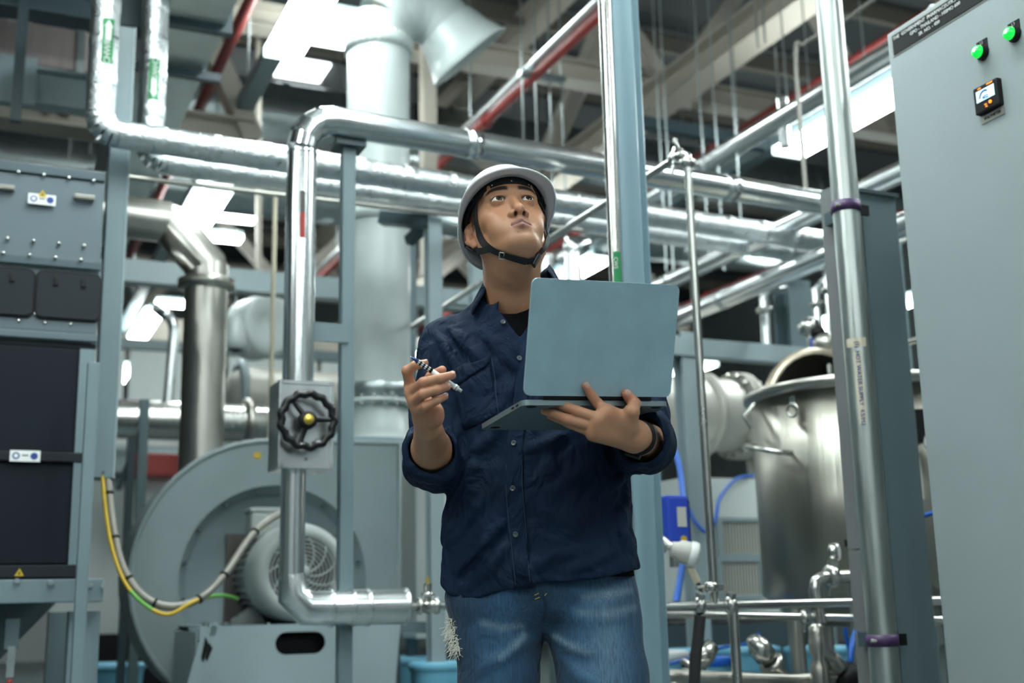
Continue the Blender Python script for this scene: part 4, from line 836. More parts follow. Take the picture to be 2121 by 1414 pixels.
# ------------------------------------------------------------------ big flanged pipe behind the laptop edge
k0 = P(1455, 858, 7.0); kp = thing('flanged_pipe', 'wide off white flanged pipe behind the laptop\'s right edge', 'pipe', k0)
mat('offwhite', (.52, .51, .46), .4, .2, noise=.08)
MB().tube([k0 - V * 1.1, k0 + V * .20], .215, 32).build('pipe_run', 'offwhite', kp)
for s, rr in ((.0, .245), (.22, .26), (.26, .26)): 
    f_ = MB().lathe(k0 + V * s, V, [(.2, -.018), (rr, -.016), (rr, .016), (.2, .018)], 36).build('flange', 'offwhite', kp)
for i in range(16):
    t = 2 * math.pi * i / 16; e = (U * math.cos(t) + Z * math.sin(t)) * .24; MB().cyl(k0 + V * .18 + e, k0 + V * .30 + e, .012, 6).build('flange_bolt', 'steel_warm', kp)
MB().tube(spline([k0 + V * .26, k0 + V * .42 - Z * .02, k0 + V * .52 - Z * .15, k0 + V * .54 - Z * .5]), .20, 28).build('bend', 'offwhite', kp)
for a in (-.95, -.4): MB().box(Vector((k0.x, k0.y, (k0.z - .2) / 2)) + V * a, (V, U, Z), (.04, .10, (k0.z - .2) / 2)).build('saddle_leg', 'paint', kp)
# ------------------------------------------------------------------ frames, columns and pipes behind
def column(px, py0, py1, Y, w, m, label, cat='column'):
    q = P(px, (py0 + min(py1, 1414)) / 2, Y); b = Vector((q.x, q.y, 0)); zt_ = P(px, py0, Y).z; zb_ = 0.0 if py1 >= 1414 else P(px, py1, Y).z
    o = MB().ibeam(b + Z * zb_, b + Z * zt_, w, w, .01, up=U).build('frame_column', m); return tag(o, label, cat)
column(1434, 690, 1414, 5.9, .085, 'paint_light', 'pale blue frame column right of the worker\'s left elbow')
column(1668, 585, 1414, 6.6, .15, 'paint', 'blue frame column behind the steel tank')
column(900, 452, 1414, 5.35, .066, 'paint_light', 'pale blue frame column left of the worker\'s head')
column(993, 540, 1414, 6.6, .07, 'paint_light', 'pale blue column just left of the worker\'s neck')
column(852, 470, 1414, 6.5, .05, 'paint', 'slim blue column touching the big grey duct')
column(1880, 505, 1414, 5.3, .085, 'paint', 'blue column between the right post and the cabinet')
def beam(p, q, w, h, m, label, cat='beam', name='frame_beam'): return tag(MB().bar(p, q, w, h).build(name, m), label, cat)
a = P(790, 452, 5.45); beam(a, P(905, 462, 5.35) + V * 0, .06, .06, 'paint_dark', 'dark short beam joining the grey duct to the frame')
beam(P(846, 500, 5.5), P(890, 460, 5.4), .045, .045, 'paint_dark', 'dark diagonal brace beside the grey duct', 'brace')
a = P(1434, 722, 5.9); beam(a - V * .15, a + V * .75, .08, .09, 'paint_light', 'pale blue horizontal frame beam right of the laptop')
beam(P(800, 1296, 5.6), P(910, 1300, 5.6), .05, .05, 'paint', 'low blue frame rail left of the worker\'s thigh')
column(815, 1296, 1414, 5.62, .05, 'paint_dark', 'low dark frame leg left of the worker\'s thigh', 'post')
beam(P(900, 612, 6.7), P(990, 622, 6.7), .06, .08, 'paint_light', 'grey frame rail left of the worker\'s collar')
wb = P(868, 1120, 6.5); tag(MB().box(wb, (V, U, Z), (.09, .2, .50), .01).build('white_cabinet', 'white_wall'), 'pale cabinet seen between blower and worker', 'cabinet')
a = P(430, 578, 7.4); beam(a - V * 1.1, a + V * 3.2, .12, .14, 'paint_light', 'pale blue beam behind the stainless duct elbow')
a = P(420, 700, 14.8); beam(a - V * 3.5, a + V * 4, .3, .36, 'beige', 'far beige beam behind the stainless duct')
# diagonal clad pipes along the hall at right
for (q0, Y, r, z_, t) in [((1570, 590), 6.0, .052, None, 'clad pipe running back over the steel tank'), ((1825, 376), 5.2, .05, None, 'clad pipe between post and cabinet, upper one')]:
    p = P(q0[0], q0[1], Y); rt = thing('clad_pipe', t, 'pipe', p, 'clad pipes at right'); MB().tube([p - U * 2.2, p + U * 3.6], r, 20).build('pipe_run', 'clad', rt)
    for b in (-1.2, .3, 1.8): MB().lathe(p + U * b, U, [(r, -.02), (r + .003, -.02), (r + .003, .02), (r, .02)], 20).build('cladding_seam', 'clad', rt)
p = P(1850, 508, 5.4); tag(MB().tube([p - U * .9, p + U * .5], .012, 10).build('thin_pipe', 'steel'), 'thin rod right of the post near the cabinet, upper', 'pipe')
p = P(1863, 714, 4.9); tag(MB().tube([p - U * .5, p + U * .5], .013, 10).build('thin_pipe', 'steel'), 'thin rod right of the post near the cabinet, lower', 'pipe')
p = P(1570, 275, 6.8); tag(MB().tube([p - U * 1.4, p + U * 2.2], .06, 14).build('round_pipe', 'clad'), 'silver pipe left of the long right lamp', 'pipe')
p = P(1623, 250, 6.6); tag(MB().cyl(Vector((p.x, p.y, P(1623, 305, 6.6).z)), Vector((p.x, p.y, P(1620, 205, 6.6).z)), .033, 14).build('stub_pipe', 'clad'), 'short upright pipe stub left of the long right lamp', 'pipe')
p = P(1662, 300, 5.4); tag(MB().tube(spline([Vector((p.x, p.y, P(1665, 410, 5.4).z)), Vector((p.x, p.y, P(1660, 115, 5.4).z)), P(1664, 92, 5.4), P(1680, 82, 5.4) - U * .05, P(1720, 62, 5.4) - U * .1, P(1800, 0, 5.2) - U * .3]), .0105, 10).build('bent_conduit', 'conduit'), 'thin bent conduit rising left of the galvanised post', 'pipe')
# pipes with heads above the tank
for (px, y0_, y1_, Y, r, t) in [(1695, 600, 745, 5.6, .022, 'upright steel pipe above the tank, left of two'), (1722, 570, 745, 5.5, .024, 'upright steel pipe above the tank, right of two'), (1587, 612, 735, 6.3, .03, 'white upright pipe left of the tank lid')]:
    p = P(px, (y0_ + y1_) / 2, Y); rt = thing('upright_pipe', t, 'pipe', p); MB().tube([Vector((p.x, p.y, P(px, y1_, Y).z)), Vector((p.x, p.y, P(px, y0_, Y).z)), P(px, y0_, Y) + Z * .04 + V * .03, P(px, y0_, Y) + Z * .05 + V * .12], r, 12).build('pipe_run', 'clad', rt)
    MB().lathe(Vector((p.x, p.y, P(px, y0_ + 30, Y).z)), Z, [(r, -.012), (r * 1.7, -.01), (r * 1.7, .01), (r, .012)], 16).build('collar', 'steel', rt)
for (px, py, Y, r, m, t) in [(1678, 678, 5.3, .045, 'steel', 'round steel valve head above the tank'), (1712, 712, 5.2, .05, 'steel_warm', 'larger valve head behind the trunking above the tank'), (1696, 688, 5.25, .03, 'black', 'small black valve knob above the tank')]:
    c = P(px, py, Y); rt = thing('tank_valve', t, 'valve', c); MB().lathe(c, (V * .4 - U * .8), [(0, -r), (r * .8, -r * .9), (r, -r * .4), (r, r * .4), (r * .8, r * .7), (0, r * .75)], 20).build('head', m, rt); MB().cyl(c - Z * r * .8, c - Z * (r + .10), r * .4, 12).build('stem', 'steel', rt)
p = P(1686, 712, 5.28); tag(MB().box(p, (V, U, Z), (.012, .012, .03), .004).build('hose_fitting', 'blue_plastic'), 'tiny blue fitting between the valve heads above the tank', 'fitting')
# steel bend left of the lamp above the laptop
p = P(1188, 560, 7.5); tag(MB().tube(spline([Vector((p.x, p.y, .3)), p, P(1186, 525, 7.5), P(1200, 508, 7.5), P(1222, 500, 7.5) + U * .1, P(1240, 492, 7.5) + U * .5]), .055, 16).build('bent_pipe', 'clad'), 'shiny bent pipe between the helmet and the lamp', 'pipe')
p = P(1135, 545, 8.0); tag(MB().cyl(Vector((p.x, p.y, 0)), Vector((p.x, p.y, P(1135, 530, 8).z)), .04, 12).build('upright_pipe', 'clad'), 'upright pipe just right of the worker\'s jaw', 'pipe')
# ------------------------------------------------------------------ far left: pipes, panels, machine parts
k1 = P(310, 870, 7.6); hp_ = thing('steel_main', 'wide stainless horizontal pipe behind the grey trunking', 'pipe', k1)
MB().tube([k1 - V * .9, k1 + V * .75], .125, 28).build('pipe_run', 'steel', hp_); MB().lathe(k1 + V * .62, V, [(.125, -.03), (.17, -.025), (.17, .025), (.125, .03)], 28).build('flange', 'steel_warm', hp_); MB().lathe(k1 + V * .82, V, [(.125, -.08), (.18, -.06), (.2, 0), (.16, .1), (.1, .2)], 28).build('reducer', 'steel_warm', hp_)
p = P(292, 1000, 6.6); b = Vector((p.x, p.y, 0)); zt_ = P(296, 828, 6.6).z; s_ = thing('pipe_stand', 'blue grey stand under the wide stainless pipe', 'post', b); MB().box(b + Z * zt_ / 2, (V, U, Z), (.025, .03, zt_ / 2)).build('post', 'paint', s_); MB().box(b - V * .06 + Z * (zt_ - .22) / 2, (V, U, Z), (.02, .03, (zt_ - .22) / 2)).build('side_post', 'paint_dark', s_); MB().bar(b - V * .12 + Z * (zt_ - .5), b + Z * (zt_ - .15), .03, .03).build('gusset_bar', 'paint_dark', s_)
p = P(352, 740, 7.9); tag(MB().tube(spline([Vector((p.x, p.y, P(352, 840, 7.9).z)), P(358, 720, 7.9), P(360, 680, 7.9), P(352, 660, 7.9), P(335, 648, 7.9), P(325, 640, 8.2)]), .035, 14).build('bent_pipe', 'clad'), 'shiny bent pipe left of the stainless duct', 'pipe')
p = P(566, 600, 5.7); tag(MB().cyl(Vector((p.x, p.y, BC.z + .59)), Vector((p.x, p.y, P(568, 385, 5.7).z)), .012, 10).build('thin_pole', 'tape'), 'thin cream pole just left of the clad pipe', 'pole')
p = P(545, 820, 8.6); rt = thing('white_vessel', 'big off white horizontal vessel behind the valve box', 'tank', p); MB().lathe(p - V * .15, V, [(0, -.12), (.14, -.1), (.19, -.03), (.20, 0), (.20, 1.4)], 32).build('shell', 'offwhite', rt); MB().lathe(p - V * .18, V, [(.2, -.02), (.26, -.02), (.26, .03), (.2, .03)], 32).build('flange', 'paint_light', rt)
for a in (.2, .9): MB().box(Vector((p.x, p.y, (p.z - .18) / 2)) + V * a, (V, U, Z), (.04, .12, (p.z - .18) / 2)).build('saddle', 'paint', rt)
p = P(535, 680, 9.0); rt = thing('round_fan', 'pale round fan housing left of the clad pipe', 'fan', p); MB().lathe(p, NU + V * .4, [(0, -.2), (.2, -.2), (.24, -.1), (.24, .15), (.2, .17), (.1, .1), (0, .1)], 32).build('housing', 'duct_grey', rt); MB().bar(p + Z * .2, p + Z * (CZ - .12 - p.z) - V * .1, .04, .04).build('bracket', 'beige', rt)
p = P(300, 1140, 9.2); rt = thing('wall_panel', 'white partition panel between trunking and blower', 'panel', Vector((p.x, p.y, 0))); zt_ = P(300, 990, 9.2).z; zb_ = P(300, 1310, 9.2).z
MB().box(Vector((p.x, p.y, (zt_ + zb_) / 2)) + V * .2, (V, U, Z), (.85, .03, (zt_ - zb_) / 2)).build('panel', 'white_wall', rt); MB().box(Vector((p.x, p.y, zb_ / 2)) + V * .2, (V, U, Z), (.8, .03, zb_ / 2)).build('kick_panel', 'black', rt); MB().box(Vector((p.x, p.y, zt_ + .02)) + V * .2, (V, U, Z), (.85, .05, .02)).build('top_rail', 'paint_light', rt)
p = P(325, 965, 9.0); tag(MB().box(p, (V, U, Z), (.17, .1, .085), .015).build('red_box', 'red'), 'red box on top of the white partition', 'box')
p = P(258, 955, 9.0); tag(MB().box(p, (V, U, Z), (.12, .1, .10), .015).build('green_unit', 'paint_light'), 'pale green unit beside the red box', 'box')
a = P(330, 918, 8.8); beam(a - V * 1.0, a + V * .5, .05, .05, 'white', 'white rail under the wide stainless pipe')
a = P(300, 790, 11.5); rt = thing('far_window_wall', 'pale glazed partition far behind the trunking', 'partition', Vector((a.x, a.y, 0)))
for i in range(6): MB().box(a + V * (-1.6 + i * .95) + Z * .0, (V, U, Z), (.45, .02, .30)).build('pane', 'white_wall', rt)
MB().box(a + V * .9 - Z * .36, (V, U, Z), (3.0, .05, .06)).build('sill', 'paint_dark', rt); MB().box(a + V * .9 + Z * .36, (V, U, Z), (3.0, .05, .05)).build('head_rail', 'paint', rt); MB().box(a + V * .9 - Z * .95, (V, U, Z), (3.0, .04, .52)).build('lower_panel', 'paint_light', rt)
p = P(466, 640, 7.44); cn_ = thing('hoist_chain', 'yellow chain hanging beside the stainless duct', 'chain', p)
for i in range(14): MB().torus(p + Z * (.24 - .032 * i), (V if i % 2 else U), .014, .005, 12, 6).build('chain_link', 'yellow', cn_)
tag(MB().lathe(P(487, 690, 7.46), -Z, [(.004, -.40), (.004, -.13), (.02, -.12), (.05, -.1), (.06, .0), (.09, .1), (.05, .11)], 16).build('bag', 'duct_grey'), 'grey hanging bag beside the yellow chain', 'bag')
# ================================================================== IMPLICIT-SURFACE MODELLING (for the worker)
from mathutils.bvhtree import BVHTree
class Field:
    def __init__(s, lo, hi, h):
        s.lo = np.array(lo, np.float32); s.h = np.float32(h); s.n = np.ceil((np.array(hi) - lo) / h).astype(int) + 1
        s.d = np.full(s.n, 1e3, np.float32); s.ax = [s.lo[i] + s.h * np.arange(s.n[i], dtype=np.float32) for i in range(3)]
    def sl(s, lo, hi):
        a = np.clip(np.floor((np.array(lo) - s.lo) / s.h).astype(int), 0, s.n - 1); b = np.clip(np.ceil((np.array(hi) - s.lo) / s.h).astype(int) + 1, 1, s.n); return tuple(slice(a[i], max(b[i], a[i] + 1)) for i in range(3))
    def grid(s, sl): return s.ax[0][sl[0]][:, None, None], s.ax[1][sl[1]][None, :, None], s.ax[2][sl[2]][None, None, :]
    def op(s, fn, lo, hi, k, mode='u'):
        sl = s.sl(lo, hi); nd = fn(*s.grid(sl)); cur = s.d[sl]
        s.d[sl] = smin(cur, nd, k) if mode == 'u' else -smin(-cur, nd, k)
    def cone(s, a, b, ra, rb=None, k=.004, mode='u', mg=None):
        a, b = np.array(a, np.float32), np.array(b, np.float32); rb = ra if rb is None else rb; m = max(ra, rb) + (k * 1.5 if mg is None else mg) + 3 * s.h
        s.op(lambda x, y, z: dcone(x, y, z, a, b, ra, rb), np.minimum(a, b) - m, np.maximum(a, b) + m, k, mode)
    def chain(s, pts, rs, k, kj=.003):
        pts = [np.array(p, np.float32) for p in pts]; m = max(rs) + k * 1.5 + 3 * s.h
        def fn(x, y, z):
            d = None
            for i in range(len(pts) - 1):
                e = dcone(x, y, z, pts[i], pts[i + 1], rs[i], rs[i + 1]); d = e if d is None else smin(d, e, kj)
            return d
        s.op(fn, np.min(pts, 0) - m, np.max(pts, 0) + m, k)
    def ell(s, c, r, k=.004, mode='u', M=None):
        c = np.array(c, np.float32); r = np.array(r, np.float32); m = max(r) + k * 1.5 + 3 * s.h
        def fn(x, y, z):
            p = (x - c[0], y - c[1], z - c[2])
            if M is not None: p = tuple(p[0] * M[0][i] + p[1] * M[1][i] + p[2] * M[2][i] for i in range(3))
            k0 = np.sqrt((p[0] / r[0]) ** 2 + (p[1] / r[1]) ** 2 + (p[2] / r[2]) ** 2); k1 = np.sqrt((p[0] / r[0] ** 2) ** 2 + (p[1] / r[1] ** 2) ** 2 + (p[2] / r[2] ** 2) ** 2)
            return k0 * (k0 - 1) / np.maximum(k1, 1e-6)
        s.op(fn, c - m, c + m, k, mode)
    def march(s, px, py, y0=1.9, y1=2.9):
        r = ray(px, py); r = np.array(r) / r.y; ys = np.arange(y0, y1, .002); p = np.array(CAM) + ys[:, None] * r
        ix = np.round((p - s.lo) / s.h).astype(int); ok = np.all((ix >= 0) & (ix < s.n), 1); v = np.where(ok, 1, 9.0)
        v[ok] = s.d[ix[ok, 0], ix[ok, 1], ix[ok, 2]]; w = np.where(v < 0)[0]
        return p[w[0]] if len(w) else None
    def mesh(s):
        d = s.d; ins = d < 0; n = s.n
        cnt = np.zeros(n - 1, np.uint8)
        for i in (0, 1):
            for j in (0, 1):
                for k in (0, 1): cnt += ins[i:n[0] - 1 + i, j:n[1] - 1 + j, k:n[2] - 1 + k]
        act = (cnt > 0) & (cnt < 8); I = np.argwhere(act); idx = np.full(n - 1, -1, np.int64); idx[act] = np.arange(len(I))
        acc = np.zeros((len(I), 3)); num = np.zeros(len(I))
        C = [(i, j, k) for i in (0, 1) for j in (0, 1) for k in (0, 1)]
        val = {c: d[I[:, 0] + c[0], I[:, 1] + c[1], I[:, 2] + c[2]] for c in C}
        for a in C:
            for ax in range(3):
                if a[ax] == 0:
                    b = list(a); b[ax] = 1; b = tuple(b); va, vb = val[a], val[b]; m = (va < 0) != (vb < 0); t = va[m] / (va[m] - vb[m])
                    q = np.tile(np.array(a, float), (m.sum(), 1)); q[:, ax] += t; acc[m] += q; num[m] += 1
        V_ = s.lo + s.h * (I + acc / num[:, None]); F = []
        for ax in range(3):
            o1, o2 = (ax + 1) % 3, (ax + 2) % 3
            A = [slice(None)] * 3; B = [slice(None)] * 3; A[ax] = slice(0, n[ax] - 1); B[ax] = slice(1, n[ax])
            e = ins[tuple(A)] != ins[tuple(B)]; E = np.argwhere(e); E = E[(E[:, o1] > 0) & (E[:, o2] > 0) & (E[:, o1] < n[o1] - 1) & (E[:, o2] < n[o2] - 1)]
            def cell(da, db):
                q = E.copy(); q[:, o1] += da; q[:, o2] += db; return idx[q[:, 0], q[:, 1], q[:, 2]]
            f = np.stack([cell(-1, -1), cell(0, -1), cell(0, 0), cell(-1, 0)], 1); sg = ins[E[:, 0], E[:, 1], E[:, 2]]
            f[~sg] = f[~sg][:, ::-1]; F.append(f)
        F = np.concatenate(F); return V_, F[(F >= 0).all(1)]
def smin(a, b, k):
    if k <= 0: return np.minimum(a, b)
    h = np.maximum(k - np.abs(a - b), 0) / k; return np.minimum(a, b) - h * h * (k * .25)
def dcone(x, y, z, a, b, ra, rb):
    ab = b - a; L = max(float(ab @ ab), 1e-12); t = np.clip(((x - a[0]) * ab[0] + (y - a[1]) * ab[1] + (z - a[2]) * ab[2]) / L, 0, 1)
    return np.sqrt((x - a[0] - t * ab[0]) ** 2 + (y - a[1] - t * ab[1]) ** 2 + (z - a[2] - t * ab[2]) ** 2) - (ra + (rb - ra) * t)
def smooth_mesh(Vv, F, it=2, lam=.5):
    e = np.concatenate([F[:, [0, 1]], F[:, [1, 2]], F[:, [2, 3]], F[:, [3, 0]]]); e = np.concatenate([e, e[:, ::-1]])
    cn = np.bincount(e[:, 0], minlength=len(Vv)).astype(float)
    for _ in range(it):
        av = np.stack([np.bincount(e[:, 0], Vv[e[:, 1], i], len(Vv)) for i in range(3)], 1) / cn[:, None]; Vv = Vv + lam * (av - Vv)
    return Vv
def np_obj(name, Vv, F, m, parent, col=None):
    off = np.array(rootloc(parent)); me = bpy.data.meshes.new(name); Vv = Vv - off
    me.vertices.add(len(Vv)); me.vertices.foreach_set('co', Vv.astype(np.float32).ravel()); me.loops.add(F.size); me.loops.foreach_set('vertex_index', F.astype(np.int32).ravel())
    me.polygons.add(len(F)); me.polygons.foreach_set('loop_start', np.arange(0, F.size, 4, dtype=np.int32)); me.polygons.foreach_set('loop_total', np.full(len(F), 4, np.int32))
    me.update(calc_edges=True); me.polygons.foreach_set('use_smooth', np.ones(len(F), bool))
    if col is not None:
        at = me.color_attributes.new('tint', 'FLOAT_COLOR', 'POINT'); c4 = np.ones((len(Vv), 4), np.float32); c4[:, :3] = col; at.data.foreach_set('color', c4.ravel())
    me.materials.append(MATS[m]); me.validate(); o = bpy.data.objects.new(name, me); COL.objects.link(o); o.parent = parent; return o
def bvh(Vv, F): return BVHTree.FromPolygons([tuple(p) for p in Vv], [tuple(int(i) for i in f) for f in F])
def cast(tree, px, py, off=0.0):
    r = ray(px, py).normalized(); hit = tree.ray_cast(CAM, r)
    if hit[0] is not None:
        n = hit[1]; n = n if n.dot(r) < 0 else -n; return hit[0] + n * off, n
    best = None
    for i in range(60):
        q = CAM + r * (2.2 + .012 * i); h = tree.find_nearest(q)
        if h[0] is not None and (best is None or h[3] < best[3]): best = h
    n = (CAM + r * (best[0] - CAM).dot(r) - best[0]); n = n.normalized() if n.length > 1e-5 else best[1]
    return best[0] + n * off, n
def ribbon(tree, path, width, m, name, parent, off=.002, thick=.0015, smooth=3, n=6):
    P_ = []; N_ = []
    pp = spline([Vector((a, b, 0)) for a, b in path], n)
    for q in pp: a, b = cast(tree, q.x, q.y, off); P_.append(a); N_.append(b)
    for _ in range(smooth):
        P_ = [P_[0]] + [(P_[i - 1] + P_[i] * 2 + P_[i + 1]) / 4 for i in range(1, len(P_) - 1)] + [P_[-1]]; N_ = [N_[0]] + [(N_[i - 1] + N_[i] + N_[i + 1]).normalized() for i in range(1, len(N_) - 1)] + [N_[-1]]
    return strap(P_, N_, width, m, name, parent, thick)
def strap(P_, N_, width, m, name, parent, thick=.0015):
    vs = []; k = len(P_)
    for i in range(k):
        t = (P_[min(i + 1, k - 1)] - P_[max(i - 1, 0)]).normalized(); w = N_[i].cross(t).normalized() * (width / 2); nn = t.cross(w).normalized() * thick
        if nn.dot(N_[i]) < 0: nn = -nn
        vs += [P_[i] - w, P_[i] + w, P_[i] + w + nn, P_[i] - w + nn]
    fs = [(4 * i + a, 4 * i + (a + 1) % 4, 4 * i + 4 + (a + 1) % 4, 4 * i + 4 + a) for i in range(k - 1) for a in range(4)] + [(0, 1, 2, 3), (4 * k - 4, 4 * k - 3, 4 * k - 2, 4 * k - 1)]
    return MB().add(vs, fs, False).build(name, m, parent)
def attr_mat(name, rough, sss=0.0, bump=0.0, bscale=300, spec=.4, sheen=0, weave=None):
    m = mat(name, (.5, .5, .5), rough, bump=bump, bscale=bscale, spec=spec, sheen=sheen); nt = m.node_tree; b = nt.nodes['Principled BSDF']
    a = nt.nodes.new('ShaderNodeAttribute'); a.attribute_name = 'tint'; last = a.outputs['Color']
    if weave:
        tc = nt.nodes.new('ShaderNodeTexCoord'); mp_ = nt.nodes.new('ShaderNodeMapping'); mp_.inputs['Scale'].default_value = weave[0]; n_ = nt.nodes.new('ShaderNodeTexNoise'); n_.inputs['Scale'].default_value = weave[1]; n_.inputs['Detail'].default_value = 4
        nt.links.new(tc.outputs['Object'], mp_.inputs['Vector']); nt.links.new(mp_.outputs[0], n_.inputs['Vector']); mr = nt.nodes.new('ShaderNodeMapRange'); mr.inputs[1].default_value = .3; mr.inputs[2].default_value = .7; mr.inputs[3].default_value = 1 - weave[2]; mr.inputs[4].default_value = 1 + weave[2]
        nt.links.new(n_.outputs['Fac'], mr.inputs[0]); mx = nt.nodes.new('ShaderNodeMix'); mx.data_type = 'RGBA'; mx.blend_type = 'MULTIPLY'; mx.inputs[0].default_value = 1
        nt.links.new(last, mx.inputs[6]); nt.links.new(mr.outputs[0], mx.inputs[7]); last = mx.outputs[2]
    nt.links.new(last, b.inputs['Base Color'])
    if sss: b.inputs['Subsurface Weight'].default_value = sss; b.inputs['Subsurface Radius'].default_value = (1, .35, .2); b.inputs['Subsurface Scale'].default_value = .004
    return m
attr_mat('skin', .43, .12, .10, 420); attr_mat('denim', .75, bump=.12, bscale=700, sheen=.1, weave=((60, 60, 2.2), 6, .30))
mat('shirt', (.0040, .0150, .042), .78, noise=.22, nscale=14, bump=.18, bscale=520, spec=.25); mat('tee', (.003, .003, .0035), .9, noise=.2, nscale=30, spec=.08)
mat('helmet', (.80, .82, .84), .22, coat=.4); mat('hair', (.015, .012, .011), .6); mat('eye_white', (.72, .72, .72), .15); mat('iris', (.05, .03, .02), .1); mat('pupil', (.005, .005, .005), .05)
mat('nail', (.58, .36, .29), .28); mat('stitch', (.010, .028, .065), .7); mat('button', (.09, .11, .12), .3, .3); mat('fray', (.75, .74, .66), .8); mat('strap', (.008, .008, .009), .7)
mat('laptop_shell', (.34, .50, .58), .42, .25, noise=.20, nscale=16); mat('laptop_base', (.20, .26, .28), .45, .5, noise=.08); mat('laptop_edge', (.55, .55, .50), .35, .7); mat('screen_off', (.02, .03, .05), .1, emit=(.25, .45, .7), estr=.35)

def wrinkle(name, scale, strength, dist, stretch=(1, 1, 1), distort=1.5):
    nt = MATS[name].node_tree; bp = [n for n in nt.nodes if n.bl_idname == 'ShaderNodeBump'][0]
    tc = nt.nodes.new('ShaderNodeTexCoord'); mp_ = nt.nodes.new('ShaderNodeMapping'); mp_.inputs['Scale'].default_value = stretch; n_ = nt.nodes.new('ShaderNodeTexNoise'); n_.inputs['Scale'].default_value = scale; n_.inputs['Detail'].default_value = 2; n_.inputs['Distortion'].default_value = distort
    b2 = nt.nodes.new('ShaderNodeBump'); b2.inputs['Strength'].default_value = strength; b2.inputs['Distance'].default_value = dist
    nt.links.new(tc.outputs['Object'], mp_.inputs['Vector']); nt.links.new(mp_.outputs[0], n_.inputs['Vector']); nt.links.new(n_.outputs['Fac'], b2.inputs['Height']); nt.links.new(b2.outputs[0], bp.inputs['Normal'])
wrinkle('shirt', 13, .8, .022, (1, 1, .7), 2.2); wrinkle('denim', 16, .6, .012, (1, 1, .8), 1.5)
# ================================================================== LAPTOP
HL, HR, TLp, FLp = P(1083, 823, 2.15), P(1387, 826, 2.27), P(1115, 583, 2.09), P(991, 876, 2.345)
ex = (HR - HL).normalized(); LW = .304; ey = (TLp - HL); ey = (ey - ex * ey.dot(ex)); LH = .213; ey.normalize(); eb = FLp - HL; eb = (eb - ex * eb.dot(ex)).normalized()
en = ex.cross(ey).normalized(); en = en if en.y < 0 else -en; bnv = ex.cross(eb).normalized(); bnv = bnv if bnv.z > 0 else -bnv
mid = (HL + HR) / 2; HLc = mid - ex * LW / 2
lap = thing('laptop', 'open silver blue laptop held up by the worker', 'laptop', mid)
def slab(o, ax, w, h, r, t, name, m, par): return MB().plate(o, ax, [(a + w / 2, b + h / 2) for a, b in rrect(w / 2, h / 2, r, 6)], [], t).build(name, m, par)
ld_ = slab(HLc + ey * .004, (ex, ey, en), LW, LH, .012, .005, 'lid', 'laptop_shell', lap)
slab(HLc + ey * .012 + ex * .008 - en * .0028, (ex, ey, en), LW - .016, LH - .03, .004, .0006, 'screen', 'screen_off', lap)
MB().tube([HLc + ex * .04 - en * .004, HLc + ex * (LW - .04) - en * .004], .005, 10).build('hinge', 'black', lap)
bs = slab(HLc + eb * .004 - bnv * .008, (ex, eb, bnv), LW, LH, .012, .010, 'base', 'laptop_base', lap)
slab(HLc + eb * .03 + ex * .02 - bnv * .0028, (ex, eb, bnv), LW - .04, .095, .003, .0008, 'keyboard', 'black', lap)
slab(HLc + eb * .135 + ex * .1 - bnv * .0028, (ex, eb, bnv), .104, .068, .003, .0008, 'trackpad', 'laptop_edge', lap)
for a, b in ((.022, .016), (LW - .022, .016), (.022, LH - .02), (LW - .022, LH - .02)): MB().ball(HLc + ex * a + eb * b - bnv * .0135, .01, (ex, eb, bnv), (.011, .006, .0015), 14).build('rubber_foot', 'black', bs)
for b in (.03, .05): MB().box(HLc + eb * b - bnv * .008 - ex * .0004, (ex, eb, bnv), (.0005, .005, .0016)).build('port', 'black', bs)
lidn = en
def onlid(px, py, out): return PP(px, py, HLc + en * out, en)
# ================================================================== WORKER
wk = thing('person', 'worker in navy shirt and white hard hat looking up, holding a laptop and pencil', 'person', P(1120, 1414, 2.57) * 1.0); wk.location.z = 0
# ---------------- head (local mm: x to his right, y forward, z up, origin at the eye line between the ears)
HS = 1.05; HO = np.array([-.007, 2.515, 1.621]); yaw, pit, rol = R(11.5), R(23.7), R(4.6)
Rv = np.array([-math.cos(yaw), -math.sin(yaw), 0]); Fv = np.array([math.sin(yaw) * math.cos(pit), -math.cos(yaw) * math.cos(pit), math.sin(pit)]); HM = np.stack([Rv, Fv, np.cross(Rv, Fv)], 1) @ np.array([[math.cos(rol), 0, math.sin(rol)], [0, 1, 0], [-math.sin(rol), 0, math.cos(rol)]])
def hw_(p): return HO + (np.asarray(p) @ HM.T) * .001 * HS
def hl_(p): return ((np.asarray(p) - HO) @ HM) / (.001 * HS)
NB = hl_(np.array(P(1070, 665, 2.60))); NBack = hl_(np.array(P(1052, 640, 2.63)))
H = Field((-92, -118, -235), (92, 132, 118), 1.7)
H.ell((0, -6, 30), (73, 95, 76), 10); H.ell((0, 22, -8), (64, 66, 78), 14); H.ell((0, 42, -48), (53, 50, 56), 14)
for s in (-1, 1):
    H.cone((s * 47, 12, -72), (s * 16, 76, -104), 17, 15, 18); H.cone((s * 58, 8, -30), (s * 47, 12, -74), 15, 16, 16)
    H.ell((s * 44, 57, -30), (20, 20, 17), 16); H.ell((s * 33, 62, -58), (22, 22, 26), 16)
    H.cone((s * 12, 85, 17), (s * 46, 68, 16), 9, 9, 12)
[H.ell((s * 51, 36, -10), (17, 30, 28), 14) for s in (-1, 1)]; H.ell((0, 80, -105), (19, 16, 15), 12); H.ell((0, 70, -78), (34, 31, 27), 14); H.ell((0, 72, 40), (50, 22, 34), 20)
H.cone((0, 45, -100), (0, -5, -92), 34, 44, 22); H.cone((0, -14, -60), NB, 58, 58, 26); H.cone((0, -40, -50), NBack, 44, 56, 20); H.cone((0, 22, -112), NB + np.array([0, 22, 40]), 22, 20, 22)
